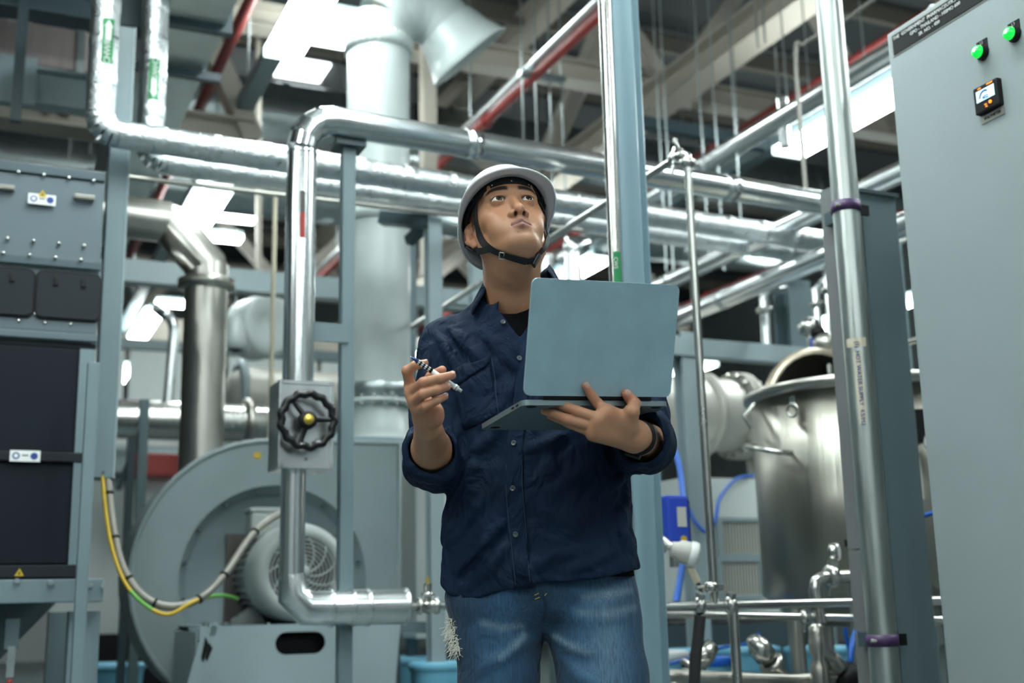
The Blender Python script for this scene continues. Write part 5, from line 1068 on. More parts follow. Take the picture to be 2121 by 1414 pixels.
for s in (-1, 1): H.ell((s * 31, 97, -1), (15, 13, 10.5), 9, 's')
for s in (-1, 1): H.ell((s * 31, 78.5, -1), (14.2, 14.2, 13.6), 3.5); H.cone((s * 18, 90, 7.5), (s * 44, 82, 6.5), 3.2, 3.2, 4)
H.cone((0, 84, 2), (0, 104, -38), 7.5, 9, 11); H.ell((0, 106, -45), (11.5, 12, 10), 7)
for s in (-1, 1): H.ell((s * 13.5, 96, -50), (8, 11, 7.5), 5)
H.cone((0, 98, -56), (0, 109, -52), 4.5, 5, 4)
for s in (-1, 1): H.ell((s * 7.6, 101.5, -56), (4.0, 6.2, 9.5), 1.6, 's')
H.cone((0, 96, -60), (0, 96, -68), 6, 7, 9)
for s in (-1, 1):
    H.cone((0, 101, -71.5), (s * 18.5, 90.5, -76), 5.4, 2.8, 4); H.cone((0, 100, -84), (s * 17, 91, -79.5), 6.2, 3.0, 4)
    H.cone((0, 107.5, -77.3), (s * 21, 93.5, -77.8), 1.5, 1.1, 1.6, 's'); None
H.cone((-12, 104, -95), (12, 104, -95), 6, 6, 9, 's')
for s in (-1, 1):     # almond eye openings
    c = np.array((s * 31.0, 0, -1.0))
    def lens(x, y, z, c=c):
        dx = (x - c[0]); a = np.sqrt(dx * dx + (z - c[2] + 14.6) ** 2) - 20.4; b = np.sqrt(dx * dx + (z - c[2] - 15.6) ** 2) - 20.4; return np.maximum(np.maximum(a, b), 80.0 - y + 0 * x)
    H.op(lens, (c[0] - 20, 76, -16), (c[0] + 20, 112, 14), 1.0, 's')
for s in (-1, 1):     # ears
    ca_, sa_ = math.cos(R(34)), math.sin(R(34)); ME = np.array([[ca_, -s * sa_, 0], [s * sa_, ca_, 0], [0, 0, 1]]); c = np.array((s * 77.0, -9, -15)); en_ = np.array((s * ca_, sa_, 0)); ef_ = np.array((-s * sa_, ca_, 0)); ez_ = np.array((0, 0, 1.0))
    H.ell(c + ez_ * 4, (6.5, 19, 28), 4, M=ME); H.ell(c + ef_ * 5 - ez_ * 25, (5.5, 9, 11), 5, M=ME)
    H.ell(c + en_ * 7.5 + ef_ * 2 + ez_ * 5, (6, 13, 21), 3, 's', M=ME); H.ell(c + en_ * 4 + ef_ * 5 - ez_ * 8, (7, 7, 9), 3, 's', M=ME)
    H.ell(c + en_ * 1.5 - ef_ * 4 + ez_ * 2, (4, 3.5, 15), 3, M=ME); H.ell(c + en_ * 3 + ef_ * 15 - ez_ * 8, (4, 4, 7), 4, M=ME)
HV, HF = H.mesh(); HV = smooth_mesh(HV, HF, 2, .5)
def gau(p, c, r): return np.exp(-(((p - np.array(c)) / np.array(r)) ** 2).sum(1))
sk = np.array((.52, .265, .150)); ax_ = np.abs(HV[:, 0]); PA = np.stack([ax_, HV[:, 1], HV[:, 2]], 1); col = np.tile(sk, (len(HV), 1))
def tint(w, c): 
    global col
    w = np.clip(w, 0, 1)[:, None]; col = col * (1 - w) + np.array(c) * w
tint(.35 * gau(PA, (40, 70, -32), (26, 30, 22)), (.58, .23, .13)); tint(.45 * gau(PA, (0, 108, -48), (16, 14, 13)), (.60, .24, .14))
tint(.30 * (gau(PA, (0, 85, -100), (42, 40, 26)) + gau(PA, (0, 100, -66), (26, 16, 6))), (.20, .12, .085)); tint(.3 * gau(PA, (31, 92, 2), (20, 12, 13)), (.24, .11, .07))  # stubble on chin and lip; lid shading painted round the eyes
lipz = -77.5; lw = np.exp(-((HV[:, 2] - (-71.8 - ax_ * .19)) / 4.6) ** 4) * (ax_ < 20) * (HV[:, 1] > 84); lw2 = np.exp(-((HV[:, 2] - (-83.5 + ax_ * .19)) / 5.2) ** 4) * (ax_ < 19) * (HV[:, 1] > 84)
tint(.9 * lw, (.25, .098, .082)); tint(.8 * lw2, (.36, .15, .12)); tint(.8 * np.exp(-((HV[:, 2] + 77.6) / 1.3) ** 2) * (ax_ < 21) * (HV[:, 1] > 82), (.10, .035, .03))
bz = 20.5 + 3.5 * np.sin(np.clip((ax_ - 12) / 40, 0, 1) * 2.6) - np.clip(ax_ - 44, 0, 20) * .35; bh_ = 5.6 - np.clip(ax_ - 26, 0, 40) * .09
nz = .92 + .08 * np.sin(HV[:, 0] * 1.9 + HV[:, 2] * 1.1)
tint(1.25 * np.exp(-((HV[:, 2] - bz) / bh_) ** 4) * (1 / (1 + np.exp(-(ax_ - 11) / 1.2))) * (1 / (1 + np.exp((ax_ - 52) / 2.0))) * (HV[:, 1] > 40) * nz, (.018, .012, .010))
tint(.8 * np.exp(-((HV[:, 2] - (5.6 - ((ax_ - 31) / 16) ** 2 * 5)) / 1.5) ** 2) * (np.abs(ax_ - 31) < 15) * (HV[:, 1] > 82), (.03, .018, .014))
hairw = (1 / (1 + np.exp(-(HV[:, 2] - (-18 + np.clip(HV[:, 1] - 6, -40, 60) * 1.6)) / 3))) * (ax_ > 48) * (HV[:, 1] < 34) * (HV[:, 1] > 2); tint(.75 * hairw * nz, (.025, .019, .016))
nape = (HV[:, 1] < -38) * (HV[:, 2] > -75) + (HV[:, 1] < -14) * (HV[:, 2] > -20); tint(.95 * np.clip(nape, 0, 1), (.018, .014, .012))
tint(1.2 * gau(PA, (7.6, 101.5, -52), (3.6, 6.2, 6.0)), (.02, .008, .006)); tint(.9 * gau(HV, (9, 100, -95), (1.7, 6, 1.7)), (.06, .03, .02)); tint(.35 * gau(PA, (74, 0, -20), (8, 7, 12)), (.28, .10, .07)); tint(.4 * gau(PA, (79, -10, -16), (9, 26, 34)), (.50, .20, .13))  # nostril shade put into the skin colour, then mole and ear tones
head_world = hw_(HV); head_tree = bvh(head_world, HF); parts_v, parts_f, parts_c = [head_world], [HF], [col]
# ---------------- arms and hands
def hand_field(lo, hi, h=.0016): return Field(lo, hi, h)
def W(px, py, Y): return np.array(P(px, py, Y))
def skin_col(Vv, reds):
    c = np.tile(np.array((.50, .255, .150)), (len(Vv), 1))
    for (q, r, s_) in reds:
        w = (s_ * np.exp(-(((Vv - q) / r) ** 2).sum(1)))[:, None]; c = c * (1 - w) + np.array((.58, .20, .13)) * w
    return c
def boxof(pts, m): pts = np.array(pts); return pts.min(0) - m, pts.max(0) + m
nails = []
# right hand: holds the pencil
wr = W(886, 880, 2.315); el_r = W(898, 958, 2.54)
RM = {'i': W(850, 800, 2.262), 'm': W(852, 813, 2.25), 'r': W(858, 831, 2.247), 'p': W(867, 849, 2.252)}
RF = {'i': [RM['i'], W(843, 768, 2.232), W(859, 757, 2.226), W(880, 752, 2.232)], 'm': [RM['m'], W(877, 792, 2.205), W(910, 784, 2.196), W(936, 777, 2.200)],
      'r': [RM['r'], W(876, 816, 2.205), W(905, 807, 2.200), W(926, 801, 2.206)], 'p': [RM['p'], W(881, 841, 2.212), W(905, 829, 2.210), W(922, 821, 2.216)]}
RT = [W(884, 846, 2.285), W(873, 808, 2.285), W(893, 780, 2.262), W(916, 766, 2.246)]
lo, hi = boxof([el_r, wr] + sum(RF.values(), []) + RT, .045); A = hand_field(lo, hi)
A.cone(el_r, wr * .4 + el_r * .6, .043, .040, .01); A.cone(wr * .4 + el_r * .6, wr, .039, .0265, .012)
for k, r_ in (('i', .0125), ('m', .0130), ('r', .0125), ('p', .0115)): A.cone(wr + (RM[k] - RM['m']) * .35, RM[k], .0165, r_, .014)
A.cone(RT[0], RT[1], .016, .0125, .012); A.ell(W(904, 862, 2.275), (.015, .017, .020), .014); A.cone(W(880, 868, 2.29), W(898, 848, 2.262), .018, .016, .014)
for k, (r0, r1, r2, r3) in {'i': (.0105, .0100, .0086, .0072), 'm': (.0112, .0100, .0090, .0078), 'r': (.0108, .0096, .0086, .0072), 'p': (.0098, .0086, .0076, .0064)}.items():
    A.chain(RF[k], [r0, r1, r2, r3], .0045)
A.chain(RT, [.014, .0115, .0105, .0082], .006)
AV, AF = A.mesh(); AV = smooth_mesh(AV, AF, 2, .45)
parts_v.append(AV); parts_f.append(AF); parts_c.append(skin_col(AV, [(RF[k][3], .014, .5) for k in RF] + [(RF[k][1], .012, .35) for k in RF] + [(RT[3], .016, .6), (W(905, 862, 2.262), .016, .55), (RF['m'][0], .015, .25)]))
for k, nd in (('m', (-.15, -.75, .65)), ('r', (-.1, -.85, .5)), ('p', (-.1, -.9, .4))): nails.append((RF[k], nd, .0066 if k == 'm' else .0058, .0078 if k == 'm' else .0068))
nails.append((RF['i'], (.1, -.3, .95), .006, .0075))
# left hand: under the laptop hinge
wl = W(1316, 902, 2.262); el_l = W(1352, 925, 2.52)
LM = {'i': W(1256, 853, 2.192), 'm': W(1240, 867, 2.185), 'r': W(1232, 882, 2.190), 'p': W(1230, 897, 2.200)}
tipi = np.array(onlid(1213, 799, .0105)); di = np.array(onlid(1225, 818, .0110)); pi_ = np.array(onlid(1239, 836, .0135))
LFi = {'i': [LM['i'], pi_, di, tipi], 'm': [LM['m'], W(1196, 851, 2.186), W(1172, 842, 2.194), W(1153, 837, 2.204)], 'r': [LM['r'], W(1172, 867, 2.192), W(1146, 856, 2.202), W(1127, 851, 2.212)], 'p': [LM['p'], W(1178, 877, 2.205), W(1155, 867, 2.214), W(1139, 862, 2.222)]}
LT = [W(1300, 880, 2.225), W(1309, 852, 2.200), np.array(onlid(1314, 836, .0145)), np.array(onlid(1297, 815, .0115))]
lo, hi = boxof([el_l, wl] + sum(LFi.values(), []) + LT, .045); B = hand_field(lo, hi)
B.cone(el_l, wl * .4 + el_l * .6, .043, .038, .01); B.cone(wl * .4 + el_l * .6, wl, .037, .0265, .012)
for k, r_ in (('i', .0135), ('m', .0135), ('r', .0130), ('p', .0120)): B.cone(wl + (LM[k] - LM['m']) * .45, LM[k], .0180, r_, .016)
B.cone(LT[0], LT[1], .0165, .0135, .014); B.cone(LM['i'], LT[0], .011, .016, .016); B.cone(wl, LM['p'], .02, .0125, .014)
for k, (r0, r1, r2, r3) in {'i': (.0120, .0105, .0092, .0078), 'm': (.0120, .0106, .0094, .0080), 'r': (.0115, .0100, .0088, .0075), 'p': (.0100, .0088, .0078, .0066)}.items(): B.chain(LFi[k], [r0 * .95, r1 * .92, r2 * .92, r3 * .92], .0015)
B.chain(LT, [.0155, .0125, .0120, .0095], .006)
BV, BF = B.mesh(); BV = smooth_mesh(BV, BF, 2, .45)
parts_v.append(BV); parts_f.append(BF); parts_c.append(skin_col(BV, [(LFi[k][3], .014, .5) for k in LFi] + [(LFi[k][1], .013, .35) for k in LFi] + [(LFi[k][0], .014, .25) for k in LFi] + [(LT[3], .017, .6), (LT[2], .014, .4)]))
nails += [(LFi['i'], (.35, -.9, .2), .0068, .0085), (LT, (.25, -.95, .2), .0085, .0095), (LFi['m'], (-.05, -.8, .6), .0066, .0082), (LFi['r'], (-.05, -.85, .5), .0060, .0075), (LFi['p'], (-.05, -.9, .4), .0054, .0066)]
# ---------------- body profile shared by shirt, undershirt and trunk
prof = [(1250, 1122, .212, .142), (1200, 1119, .210, .142), (1150, 1115, .205, .140), (1050, 1113, .197, .134), (950, 1110, .196, .132), (850, 1102, .199, .130), (770, 1095, .199, .124), (715, 1090, .185, .110), (675, 1084, .150, .094), (645, 1078, .104, .080), (615, 1074, .066, .066), (590, 1070, .050, .056)]
pc = [P(cx, py, 2.585) for py, cx, _, _ in prof]; pz = np.array([p.z for p in pc]); pxx = np.array([p.x for p in pc]); prx = np.array([q[2] for q in prof]); pry = np.array([q[3] for q in prof])
BY = 2.585; by = R(-9); cby, sby = math.cos(by), math.sin(by)
def torso(x, y, z, inset=0.0):
    z1 = np.clip(z, pz.min(), pz.max()).ravel(); cx = np.interp(z1, pz, pxx).reshape(z.shape); rx = np.interp(z1, pz, prx).reshape(z.shape) - inset; ry = np.interp(z1, pz, pry).reshape(z.shape) - inset
    a = (x - cx) * cby + (y - BY) * sby; b = -(x - cx) * sby + (y - BY) * cby
    q = (np.abs(a / rx) ** 2.5 + np.abs(b / ry) ** 2.5) ** .4; d = (q - 1) * np.minimum(rx, ry)
    return np.maximum(d, z - pz.max())
TL_, TH_ = (-.36, 2.25, .70), (.40, 2.80, 1.56)
# trunk of the body under the clothes (keeps head and arms one figure)
T = Field(TL_, TH_, .012); T.op(lambda x, y, z: torso(x, y, z, .028), TL_, TH_, .0); T.op(lambda x, y, z: z - .93 + 0 * x + 0 * y, TL_, TH_, 0, 's')
sh_r, sh_l = W(928, 722, 2.61), W(1262, 690, 2.555)
T.cone(sh_r, el_r, .042, .036, .02); T.cone(sh_l, el_l, .042, .036, .02); T.cone(W(1070, 640, 2.6), W(1066, 590, 2.6), .05, .05, .02)
TV, TF = T.mesh(); parts_v.append(TV); parts_f.append(TF); parts_c.append(np.tile(sk, (len(TV), 1)))
off = 0; fv = []; ff = []
for v_, f_ in zip(parts_v, parts_f): fv.append(v_); ff.append(f_ + off); off += len(v_)
body = np_obj('body', np.concatenate(fv), np.concatenate(ff), 'skin', wk, np.concatenate(parts_c))
for fin, nd, wn, ln_ in nails:
    a, b = Vector(fin[2]), Vector(fin[3]); d = (b - a).normalized(); n_ = Vector(nd); n_ = (n_ - d * n_.dot(d)).normalized(); w_ = d.cross(n_)
    MB().ball(b + n_ * wn * .80 + d * .001, .01, (w_, d, n_), (wn * .82, ln_ * .78, wn * .36), 14).build('fingernail', 'nail', body)
# eyes
gaze = np.array((-.06, .97, .05)); gaze /= np.linalg.norm(gaze)
for s in (-1, 1):
    c = np.array((s * 31.0, 78.5, -1.0)); cw = Vector(hw_(c)); gw = Vector(HM @ gaze); ey_ = MB().ball(cw, .0128 * HS, seg=28).build('eye', 'eye_white', wk); r_ = .0128 * HS
    MB().lathe(cw, gw, [(r_ * math.sin(t) * 1.004, r_ * math.cos(t) * 1.004) for t in (R(31), R(22), R(12), R(0.5))], 28).build('iris', 'iris', ey_); MB().lathe(cw, gw, [(r_ * math.sin(t) * 1.012, r_ * math.cos(t) * 1.012) for t in (R(11), R(6), R(.5))], 20).build('pupil', 'pupil', ey_)
# ---------------- shirt
C = Field(TL_, TH_, .0045)
C.op(lambda x, y, z: torso(x, y, z), TL_, TH_, 0)
C.cone(W(1030, 652, 2.60), W(928, 722, 2.61), .050, .058, .03); C.cone(W(1120, 624, 2.595), W(1258, 676, 2.56), .050, .060, .03)
C.cone(sh_r, W(904, 860, 2.58), .060, .058, .03); C.cone(W(904, 860, 2.58), el_r, .058, .060, .02); opn_r = el_r + (wr - el_r) * .26
C.cone(el_r, opn_r, .060, .058, .02)
C.cone(sh_l, W(1325, 850, 2.55), .062, .060, .03); C.cone(W(1325, 850, 2.55), W(1334, 918, 2.50), .058, .060, .02); opn_l = el_l + (wl - el_l) * .60; C.cone(W(1334, 918, 2.50), opn_l, .060, .055, .02)
def cuff(F_, o, ax, ro, ln):      # rolled cuff ring
    ax = np.array(ax) / np.linalg.norm(ax); o = np.array(o)
    def fn(x, y, z):
        q = (x - o[0]) * ax[0] + (y - o[1]) * ax[1] + (z - o[2]) * ax[2]; r = np.sqrt(np.maximum((x - o[0]) ** 2 + (y - o[1]) ** 2 + (z - o[2]) ** 2 - q * q, 0)); return np.sqrt(np.maximum(r - ro, 0) ** 2 + np.maximum(np.abs(q) - ln, 0) ** 2) - .006
    F_.op(fn, o - .11, o + .11, .006)
cuff(C, opn_r, wr - el_r, .055, .020); cuff(C, opn_l, wl - el_l, .050, .022)
rs = np.random.RandomState(4)
def folds(F_, amp, n, lmin, lmax):
    x, y, z = F_.grid((slice(None),) * 3); acc = 0
    for i in range(n):
        k = rs.normal(size=3); k[2] *= .55; k = k / np.linalg.norm(k) * (2 * math.pi / rs.uniform(lmin, lmax)); acc = acc + np.sin(k[0] * x + k[1] * y + k[2] * z + rs.uniform(0, 6.28) + 1.6 * np.sin(11 * z + 9 * x + i))
    F_.d += (amp / math.sqrt(n)) * np.maximum(acc, -n * .2)
folds(C, .0046, 7, .05, .13)
rs = np.random.RandomState(11); folds(C, .0019, 6, .022, .05)
def fold(F_, path, r, sink, k=.014, mode='u'):
    pts = []
    for (a, b) in [(q.x, q.y) for q in spline([Vector((a, b, 0)) for a, b in path], 4)]:
        h = F_.march(a, b)
        if h is not None: pts.append(h + np.array((0, sink, 0)))
    for i in range(len(pts) - 1):
        if np.linalg.norm(pts[i + 1] - pts[i]) < .06: F_.cone(pts[i], pts[i + 1], r * (.5 + .5 * math.sin(math.pi * (i + .5) / len(pts))), None, k, mode)
for pth in [[(985, 955), (960, 1010), (938, 1050)], [(1040, 1085), (1000, 1130), (950, 1180)], [(1050, 1130), (1010, 1180), (965, 1220)], [(1035, 1000), (990, 1050), (935, 1120)], [(905, 690), (930, 725), (950, 765)], [(930, 680), (965, 712), (1000, 745)], [(1000, 690), (1040, 712), (1068, 730)], [(1010, 700), (1045, 735), (1068, 760)],
            [(1090, 930), (1130, 918), (1165, 905)], [(1295, 985), (1250, 1010), (1215, 1050)], [(1300, 1020), (1285, 1080), (1290, 1130)], [(1290, 960), (1275, 1010), (1240, 1060)], [(1300, 1100), (1250, 1150), (1180, 1180)], [(1062, 790), (1030, 850), (1000, 880)], [(1060, 850), (1020, 900), (985, 930)], [(1355, 845), (1368, 870), (1372, 900)], [(1340, 850), (1356, 880), (1362, 915)], [(1330, 945), (1310, 960), (1290, 965)], [(870, 800), (858, 860), (852, 920)], [(880, 985), (910, 988), (940, 975)], [(1100, 1180), (1150, 1150), (1220, 1140)], [(895, 720), (885, 760), (890, 800)]]:
    fold(C, pth, .0085, .0022)
for pth in [[(975, 965), (948, 1020), (930, 1065)], [(1045, 1105), (1000, 1150), (955, 1200)], [(918, 685), (945, 722), (972, 760)], [(1300, 1000), (1265, 1035), (1230, 1080)], [(1045, 770), (1015, 800), (1000, 830)], [(1350, 860), (1362, 885), (1368, 915)]]:
    fold(C, pth, .005, -.0025, .010, 's')
C.cone(el_r + (el_r - wr) * .1, wr + (wr - el_r) * .2, .050, .040, .004, 's'); C.cone(el_l + (wl - el_l) * .28, wl + (wl - el_l) * .3, .047, .042, .004, 's')
# open neck: a V down the front, and the hole round the neck
def wedge(pts, y0, y1):
    q = [W(a, b, BY - .12) for a, b in pts]
    def fn(x, y, z):
        d = None; n = len(q)
        for i in range(n):
            a, b = q[i], q[(i + 1) % n]; ex_, ez_ = b[0] - a[0], b[2] - a[2]; L = math.hypot(ex_, ez_); e = ((x - a[0]) * ez_ - (z - a[2]) * ex_) / L; d = e if d is None else np.maximum(d, e)
        return np.maximum(np.maximum(d, y - y1), y0 - y)
    return fn, q
vp = [(1030, 628), (1077, 697), (1128, 615), (1100, 570), (1045, 575)][::-1]
fn, q = wedge(vp, 2.2, BY - .02)
tst = float(fn(np.array([[[np.mean([w[0] for w in q])]]]), np.array([[[2.45]]]), np.array([[[np.mean([w[2] for w in q])]]]))[0, 0, 0])
if tst > 0: fn, q = wedge(vp[::-1], 2.2, BY - .02)
C.op(fn, TL_, TH_, .002, 's'); C.cone(W(1068, 640, 2.575), W(1062, 540, 2.56), .066, .070, .006, 's')
hem = [(900, 1205), (925, 1231), (960, 1238), (1000, 1236), (1050, 1220), (1075, 1222), (1104, 1218), (1114, 1206), (1160, 1206), (1240, 1199), (1290, 1186), (1330, 1176)]
hx = np.array([W(a, b, BY - .13)[0] for a, b in hem]); hz = np.array([W(a, b, BY - .13)[2] for a, b in hem])
C.op(lambda x, y, z: z - np.interp(x.ravel(), hx, hz).reshape(x.shape) + 0 * y, TL_, TH_, .0, 's')
CV, CF = C.mesh(); CV = smooth_mesh(CV, CF, 1, .5); shirt = np_obj('shirt', CV, CF, 'shirt', wk); st_tree = bvh(CV, CF)
# undershirt
D = Field((-.25, 2.40, .86), (.32, 2.78, 1.50), .006); D.op(lambda x, y, z: torso(x, y, z, .012), (-1, 2, 0), (1, 3, 2), 0); D.cone(W(1030, 652, 2.60), W(960, 700, 2.61), .043, .048, .03); D.cone(W(1110, 640, 2.59), W(1220, 690, 2.56), .043, .048, .03)
nl = W(1062, 618, 2.53); D.cone(W(1066, 612, 2.555), W(1060, 540, 2.54), .064, .075, .004, 's'); zc_ = W(1310, 1193, 2.5)[2]; D.op(lambda x, y, z: z - zc_ + 0 * x + 0 * y, (-1, 2, 0), (1, 3, 2), 0, 's')
DV, DF = D.mesh(); np_obj('undershirt', DV, DF, 'tee', wk)
# placket, buttons, pocket, seams
def patch(tree, rows, name, m, par, off=.0022, thick=.0016):
    g = [[cast(tree, a, b, off) for a, b in r] for r in rows]; nr, nc = len(g), len(g[0]); vs = [q[0] for r in g for q in r] + [q[0] + q[1] * thick for r in g for q in r]; n = nr * nc
    for _ in range(2):
        pass
    fs = []
    for i in range(nr - 1):
        for j in range(nc - 1):
            a = i * nc + j; fs += [(n + a, n + a + 1, n + a + nc + 1, n + a + nc), (a, a + nc, a + nc + 1, a + 1)]
    bd = [j for j in range(nc)] + [i * nc + nc - 1 for i in range(1, nr)] + [(nr - 1) * nc + j for j in range(nc - 2, -1, -1)] + [i * nc for i in range(nr - 2, 0, -1)]
    fs += [(bd[i], bd[(i + 1) % len(bd)], n + bd[(i + 1) % len(bd)], n + bd[i]) for i in range(len(bd))]
    return MB().add(vs, fs, True).build(name, m, par)
plk = [(1083, 706, 1100), (1074, 742, 1102), (1068, 790, 1096), (1060, 850, 1090), (1052, 905, 1084), (1047, 960, 1083), (1046, 1010, 1084), (1048, 1060, 1087), (1053, 1110, 1091), (1058, 1160, 1096), (1065, 1215, 1103)]
patch(st_tree, [[(a + (c - a) * t, b) for t in (0, .12, .5, .88, 1)] for a, b, c in plk], 'placket', 'shirt', shirt, .001, .0022)
def seg2(a, b, n): return [(a[0] + (b[0] - a[0]) * i / n, a[1] + (b[1] - a[1]) * i / n) for i in range(n + 1)]
def quadp(tl, tr, bl_, br_, nr, nc): 
    L_ = seg2(tl, bl_, nr); R_ = seg2(tr, br_, nr); return [seg2(a, b, nc) for a, b in zip(L_, R_)]
patch(st_tree, quadp((926, 770), (1018, 737), (938, 806), (1010, 757), 4, 8), 'pocket_flap', 'shirt', shirt, .003, .003)
patch(st_tree, quadp((938, 800), (1014, 752), (960, 890), (1030, 862), 6, 8), 'pocket', 'shirt', shirt, .0008, .0016)
for (a, b) in ((1042, 668), (1074, 743), (1065, 918), (1063, 1012), (1068, 1107)):
    c, n_ = cast(st_tree, a, b, .003); bt_ = MB().lathe(c, n_, [(.0058, 0), (.0058, .0016), (.0046, .0024), (.0036, .0016), (0, .0016)], 18).build('button', 'button', shirt)
    x_, y_, _ = basis(n_)
    for dx, dy in ((1, 1), (1, -1), (-1, 1), (-1, -1)): MB().cyl(c + n_ * .0012 + x_ * dx * .0011 + y_ * dy * .0011, c + n_ * .0022 + x_ * dx * .0011 + y_ * dy * .0011, .0006, 6).build('button_hole', 'black', bt_)
for pth in [[(1050, 962), (1049, 1010), (1052, 1060), (1058, 1115), (1068, 1210)], [(1082, 962), (1083, 1010), (1086, 1060), (1090, 1110), (1099, 1205)], [(928, 775), (970, 760), (1016, 741)], [(1020, 745), (1028, 800), (1033, 860)]]: ribbon(st_tree, pth, .0012, 'stitch', 'seam_stitch', shirt, .0032, .0004)
# collar: stand and turned-down leaf swept round the neck
nc_ = P(1066, 590, 2.575); rows = [[], [], [], [], []]; NA = 40
for i in range(NA + 1):
    th = R(-120 + 240 * i / NA); fy = math.cos(th); e = Vector((math.sin(th) * math.cos(by) * -1, 0, 0)); dirv = Vector((-math.sin(th), math.cos(th), 0)); ft = max(0, -fy) 
    zt = nc_.z + .012 - .052 * ft ** 1.2 + (.032 if th < 0 else 0) * min(1, abs(th) / R(60)); rx = .064 + .008 * ft + (.006 if th < 0 else 0) * min(1, abs(th) / R(60))
    c = Vector((nc_.x, nc_.y, 0)) + Vector((.004, 0, 0))
    tip = max(0, (abs(th) - R(65)) / R(55)) ** 1.5
    for k, (rr, zz) in enumerate([(rx - .001, zt - .030), (rx + .000, zt - .006), (rx + .004, zt), (rx + .011, zt - .010), (rx + .026 + .018 * tip, zt - .042 - .026 * tip)]): rows[k].append(c + dirv * rr + Z * zz)
vs = sum(rows, []); m_ = NA + 1; fs = [(k * m_ + i, k * m_ + i + 1, (k + 1) * m_ + i + 1, (k + 1) * m_ + i) for k in range(4) for i in range(NA)]
co = MB().add(vs, fs, True).build('collar', 'shirt', shirt); so = co.modifiers.new('thick', 'SOLIDIFY'); so.thickness = .003; so.offset = 0
# ---------------- jeans
J = Field((-.30, 2.30, -.02), (.42, 2.82, 1.02), .007)
def pel(x, y, z):
    cx, _, zc = W(1122, 1200, BY); return (np.sqrt(((x - cx) / .192) ** 2 + ((y - BY) / .128) ** 2 + (np.maximum(np.abs(z - zc - .03) - .05, 0) / .09) ** 2) - 1) * .125
J.op(pel, (-.3, 2.3, .6), (.42, 2.82, 1.02), 0)
kR, kL = W(1033, 1414, 2.57), W(1251, 1414, 2.55)
fR, fL = np.array((kR[0] - .005, 2.62, .09)), np.array((kL[0] + .05, 2.60, .09)); knR, knL = np.array((kR[0], 2.56, .48)), np.array((kL[0] + .025, 2.53, .48))
J.cone(W(1030, 1262, 2.58), kR, .103, .080, .035); J.cone(kR, knR, .080, .066, .02); J.cone(knR, fR, .066, .056, .02)
J.cone(W(1222, 1255, 2.58), kL, .106, .089, .012); J.cone(kL, knL, .089, .068, .02); J.cone(knL, fL, .068, .056, .02)
def foldJ(path, r, sink): fold(J, path, r, sink, .014)
for pth in [[(1000, 1300), (1060, 1335), (1110, 1320)], [(1290, 1240), (1220, 1262), (1150, 1262)], [(1300, 1275), (1230, 1285), (1160, 1275)], [(1130, 1300), (1180, 1340), (1230, 1350)], [(985, 1390), (1040, 1360), (1090, 1325)], [(1140, 1330), (1190, 1390), (1230, 1412)]]: foldJ(pth, .007, .004)
J.d += .0012 * np.sin(70 * J.grid((slice(None),) * 3)[2] + 25 * J.grid((slice(None),) * 3)[0])
JV, JF = J.mesh(); JV = smooth_mesh(JV, JF, 2, .5)
dk, md, lt = np.array((.010, .032, .070)), np.array((.034, .098, .180)), np.array((.17, .26, .33))
jc = np.tile(dk, (len(JV), 1)).astype(float)
def jt(w, c):
    global jc
    w = np.clip(w, 0, 1)[:, None]; jc = jc * (1 - w) + c * w
fr_w = JV[:, 1] < 2.60
for (c, r_, a) in [(W(1040, 1330, 2.48), (.060, .2, .16), .75), (W(1245, 1330, 2.46), (.075, .2, .17), 1.0), (W(1280, 1380, 2.46), (.05, .2, .12), .5)]: jt(a * np.exp(-(((JV - c) / np.array(r_)) ** 2).sum(1)) * fr_w, md * 1.25)
jt(.45 * np.exp(-(((JV - W(1262, 1345, 2.46)) / np.array((.035, .2, .12))) ** 2).sum(1)) * fr_w, lt)
def line_t(path, wd, a, c):
    q = [W(x_, y_, 2.47) for x_, y_ in path]
    for i in range(len(q) - 1):
        A_, B_ = q[i][[0, 2]], q[i + 1][[0, 2]]; ab = B_ - A_; t = np.clip(((JV[:, [0, 2]] - A_) @ ab) / (ab @ ab), 0, 1); d_ = np.linalg.norm(JV[:, [0, 2]] - A_ - t[:, None] * ab, axis=1); jt(a * np.exp(-(d_ / wd) ** 2) * fr_w, c)
for pth in ([(1210, 1236), (1260, 1230), (1310, 1222)], [(1200, 1268), (1260, 1270), (1318, 1258)], [(1150, 1318), (1190, 1342), (1222, 1352)], [(1035, 1362), (1070, 1335), (1085, 1315)], [(1000, 1290), (1040, 1300), (1080, 1296)]): line_t(pth, .007, .55, lt)
jeans = np_obj('jeans', JV, JF, 'denim', wk, jc); je_tree = bvh(JV, JF)
ribbon(je_tree, [(1120, 1215), (1128, 1240), (1131, 1262), (1124, 1285)], .004, 'stitch', 'fly_seam', jeans, .001, .001); ribbon(je_tree, [(1113, 1390), (1120, 1350), (1126, 1310)], .005, 'stitch', 'inner_seam', jeans, .001, .001)
for (a, b) in (((1107, 1232), (1116, 1228)), ((1108, 1240), (1118, 1236)), ((1127, 1234), (1132, 1228))): ribbon(je_tree, [a, ((a[0] + b[0]) / 2, (a[1] + b[1]) / 2), b], .0016, 'gold', 'thread_stitch', jeans, .001, .0006)
fb = MB(); rr_ = random.Random(3)
for i in range(150):
    t = rr_.random(); a, b = 934 + 16 * t + rr_.uniform(-5, 6), 1283 + 70 * t + rr_.uniform(-5, 5); c, n_ = cast(je_tree, a, b, .001); d = Vector((rr_.uniform(-1, .4), -.2, rr_.uniform(-1, .3))).normalized(); L = rr_.uniform(.006, .024)
    fb.tube([c, c + d * L * .5 + n_ * .004, c + d * L + n_ * .003 - Z * .003], .0005, 4)
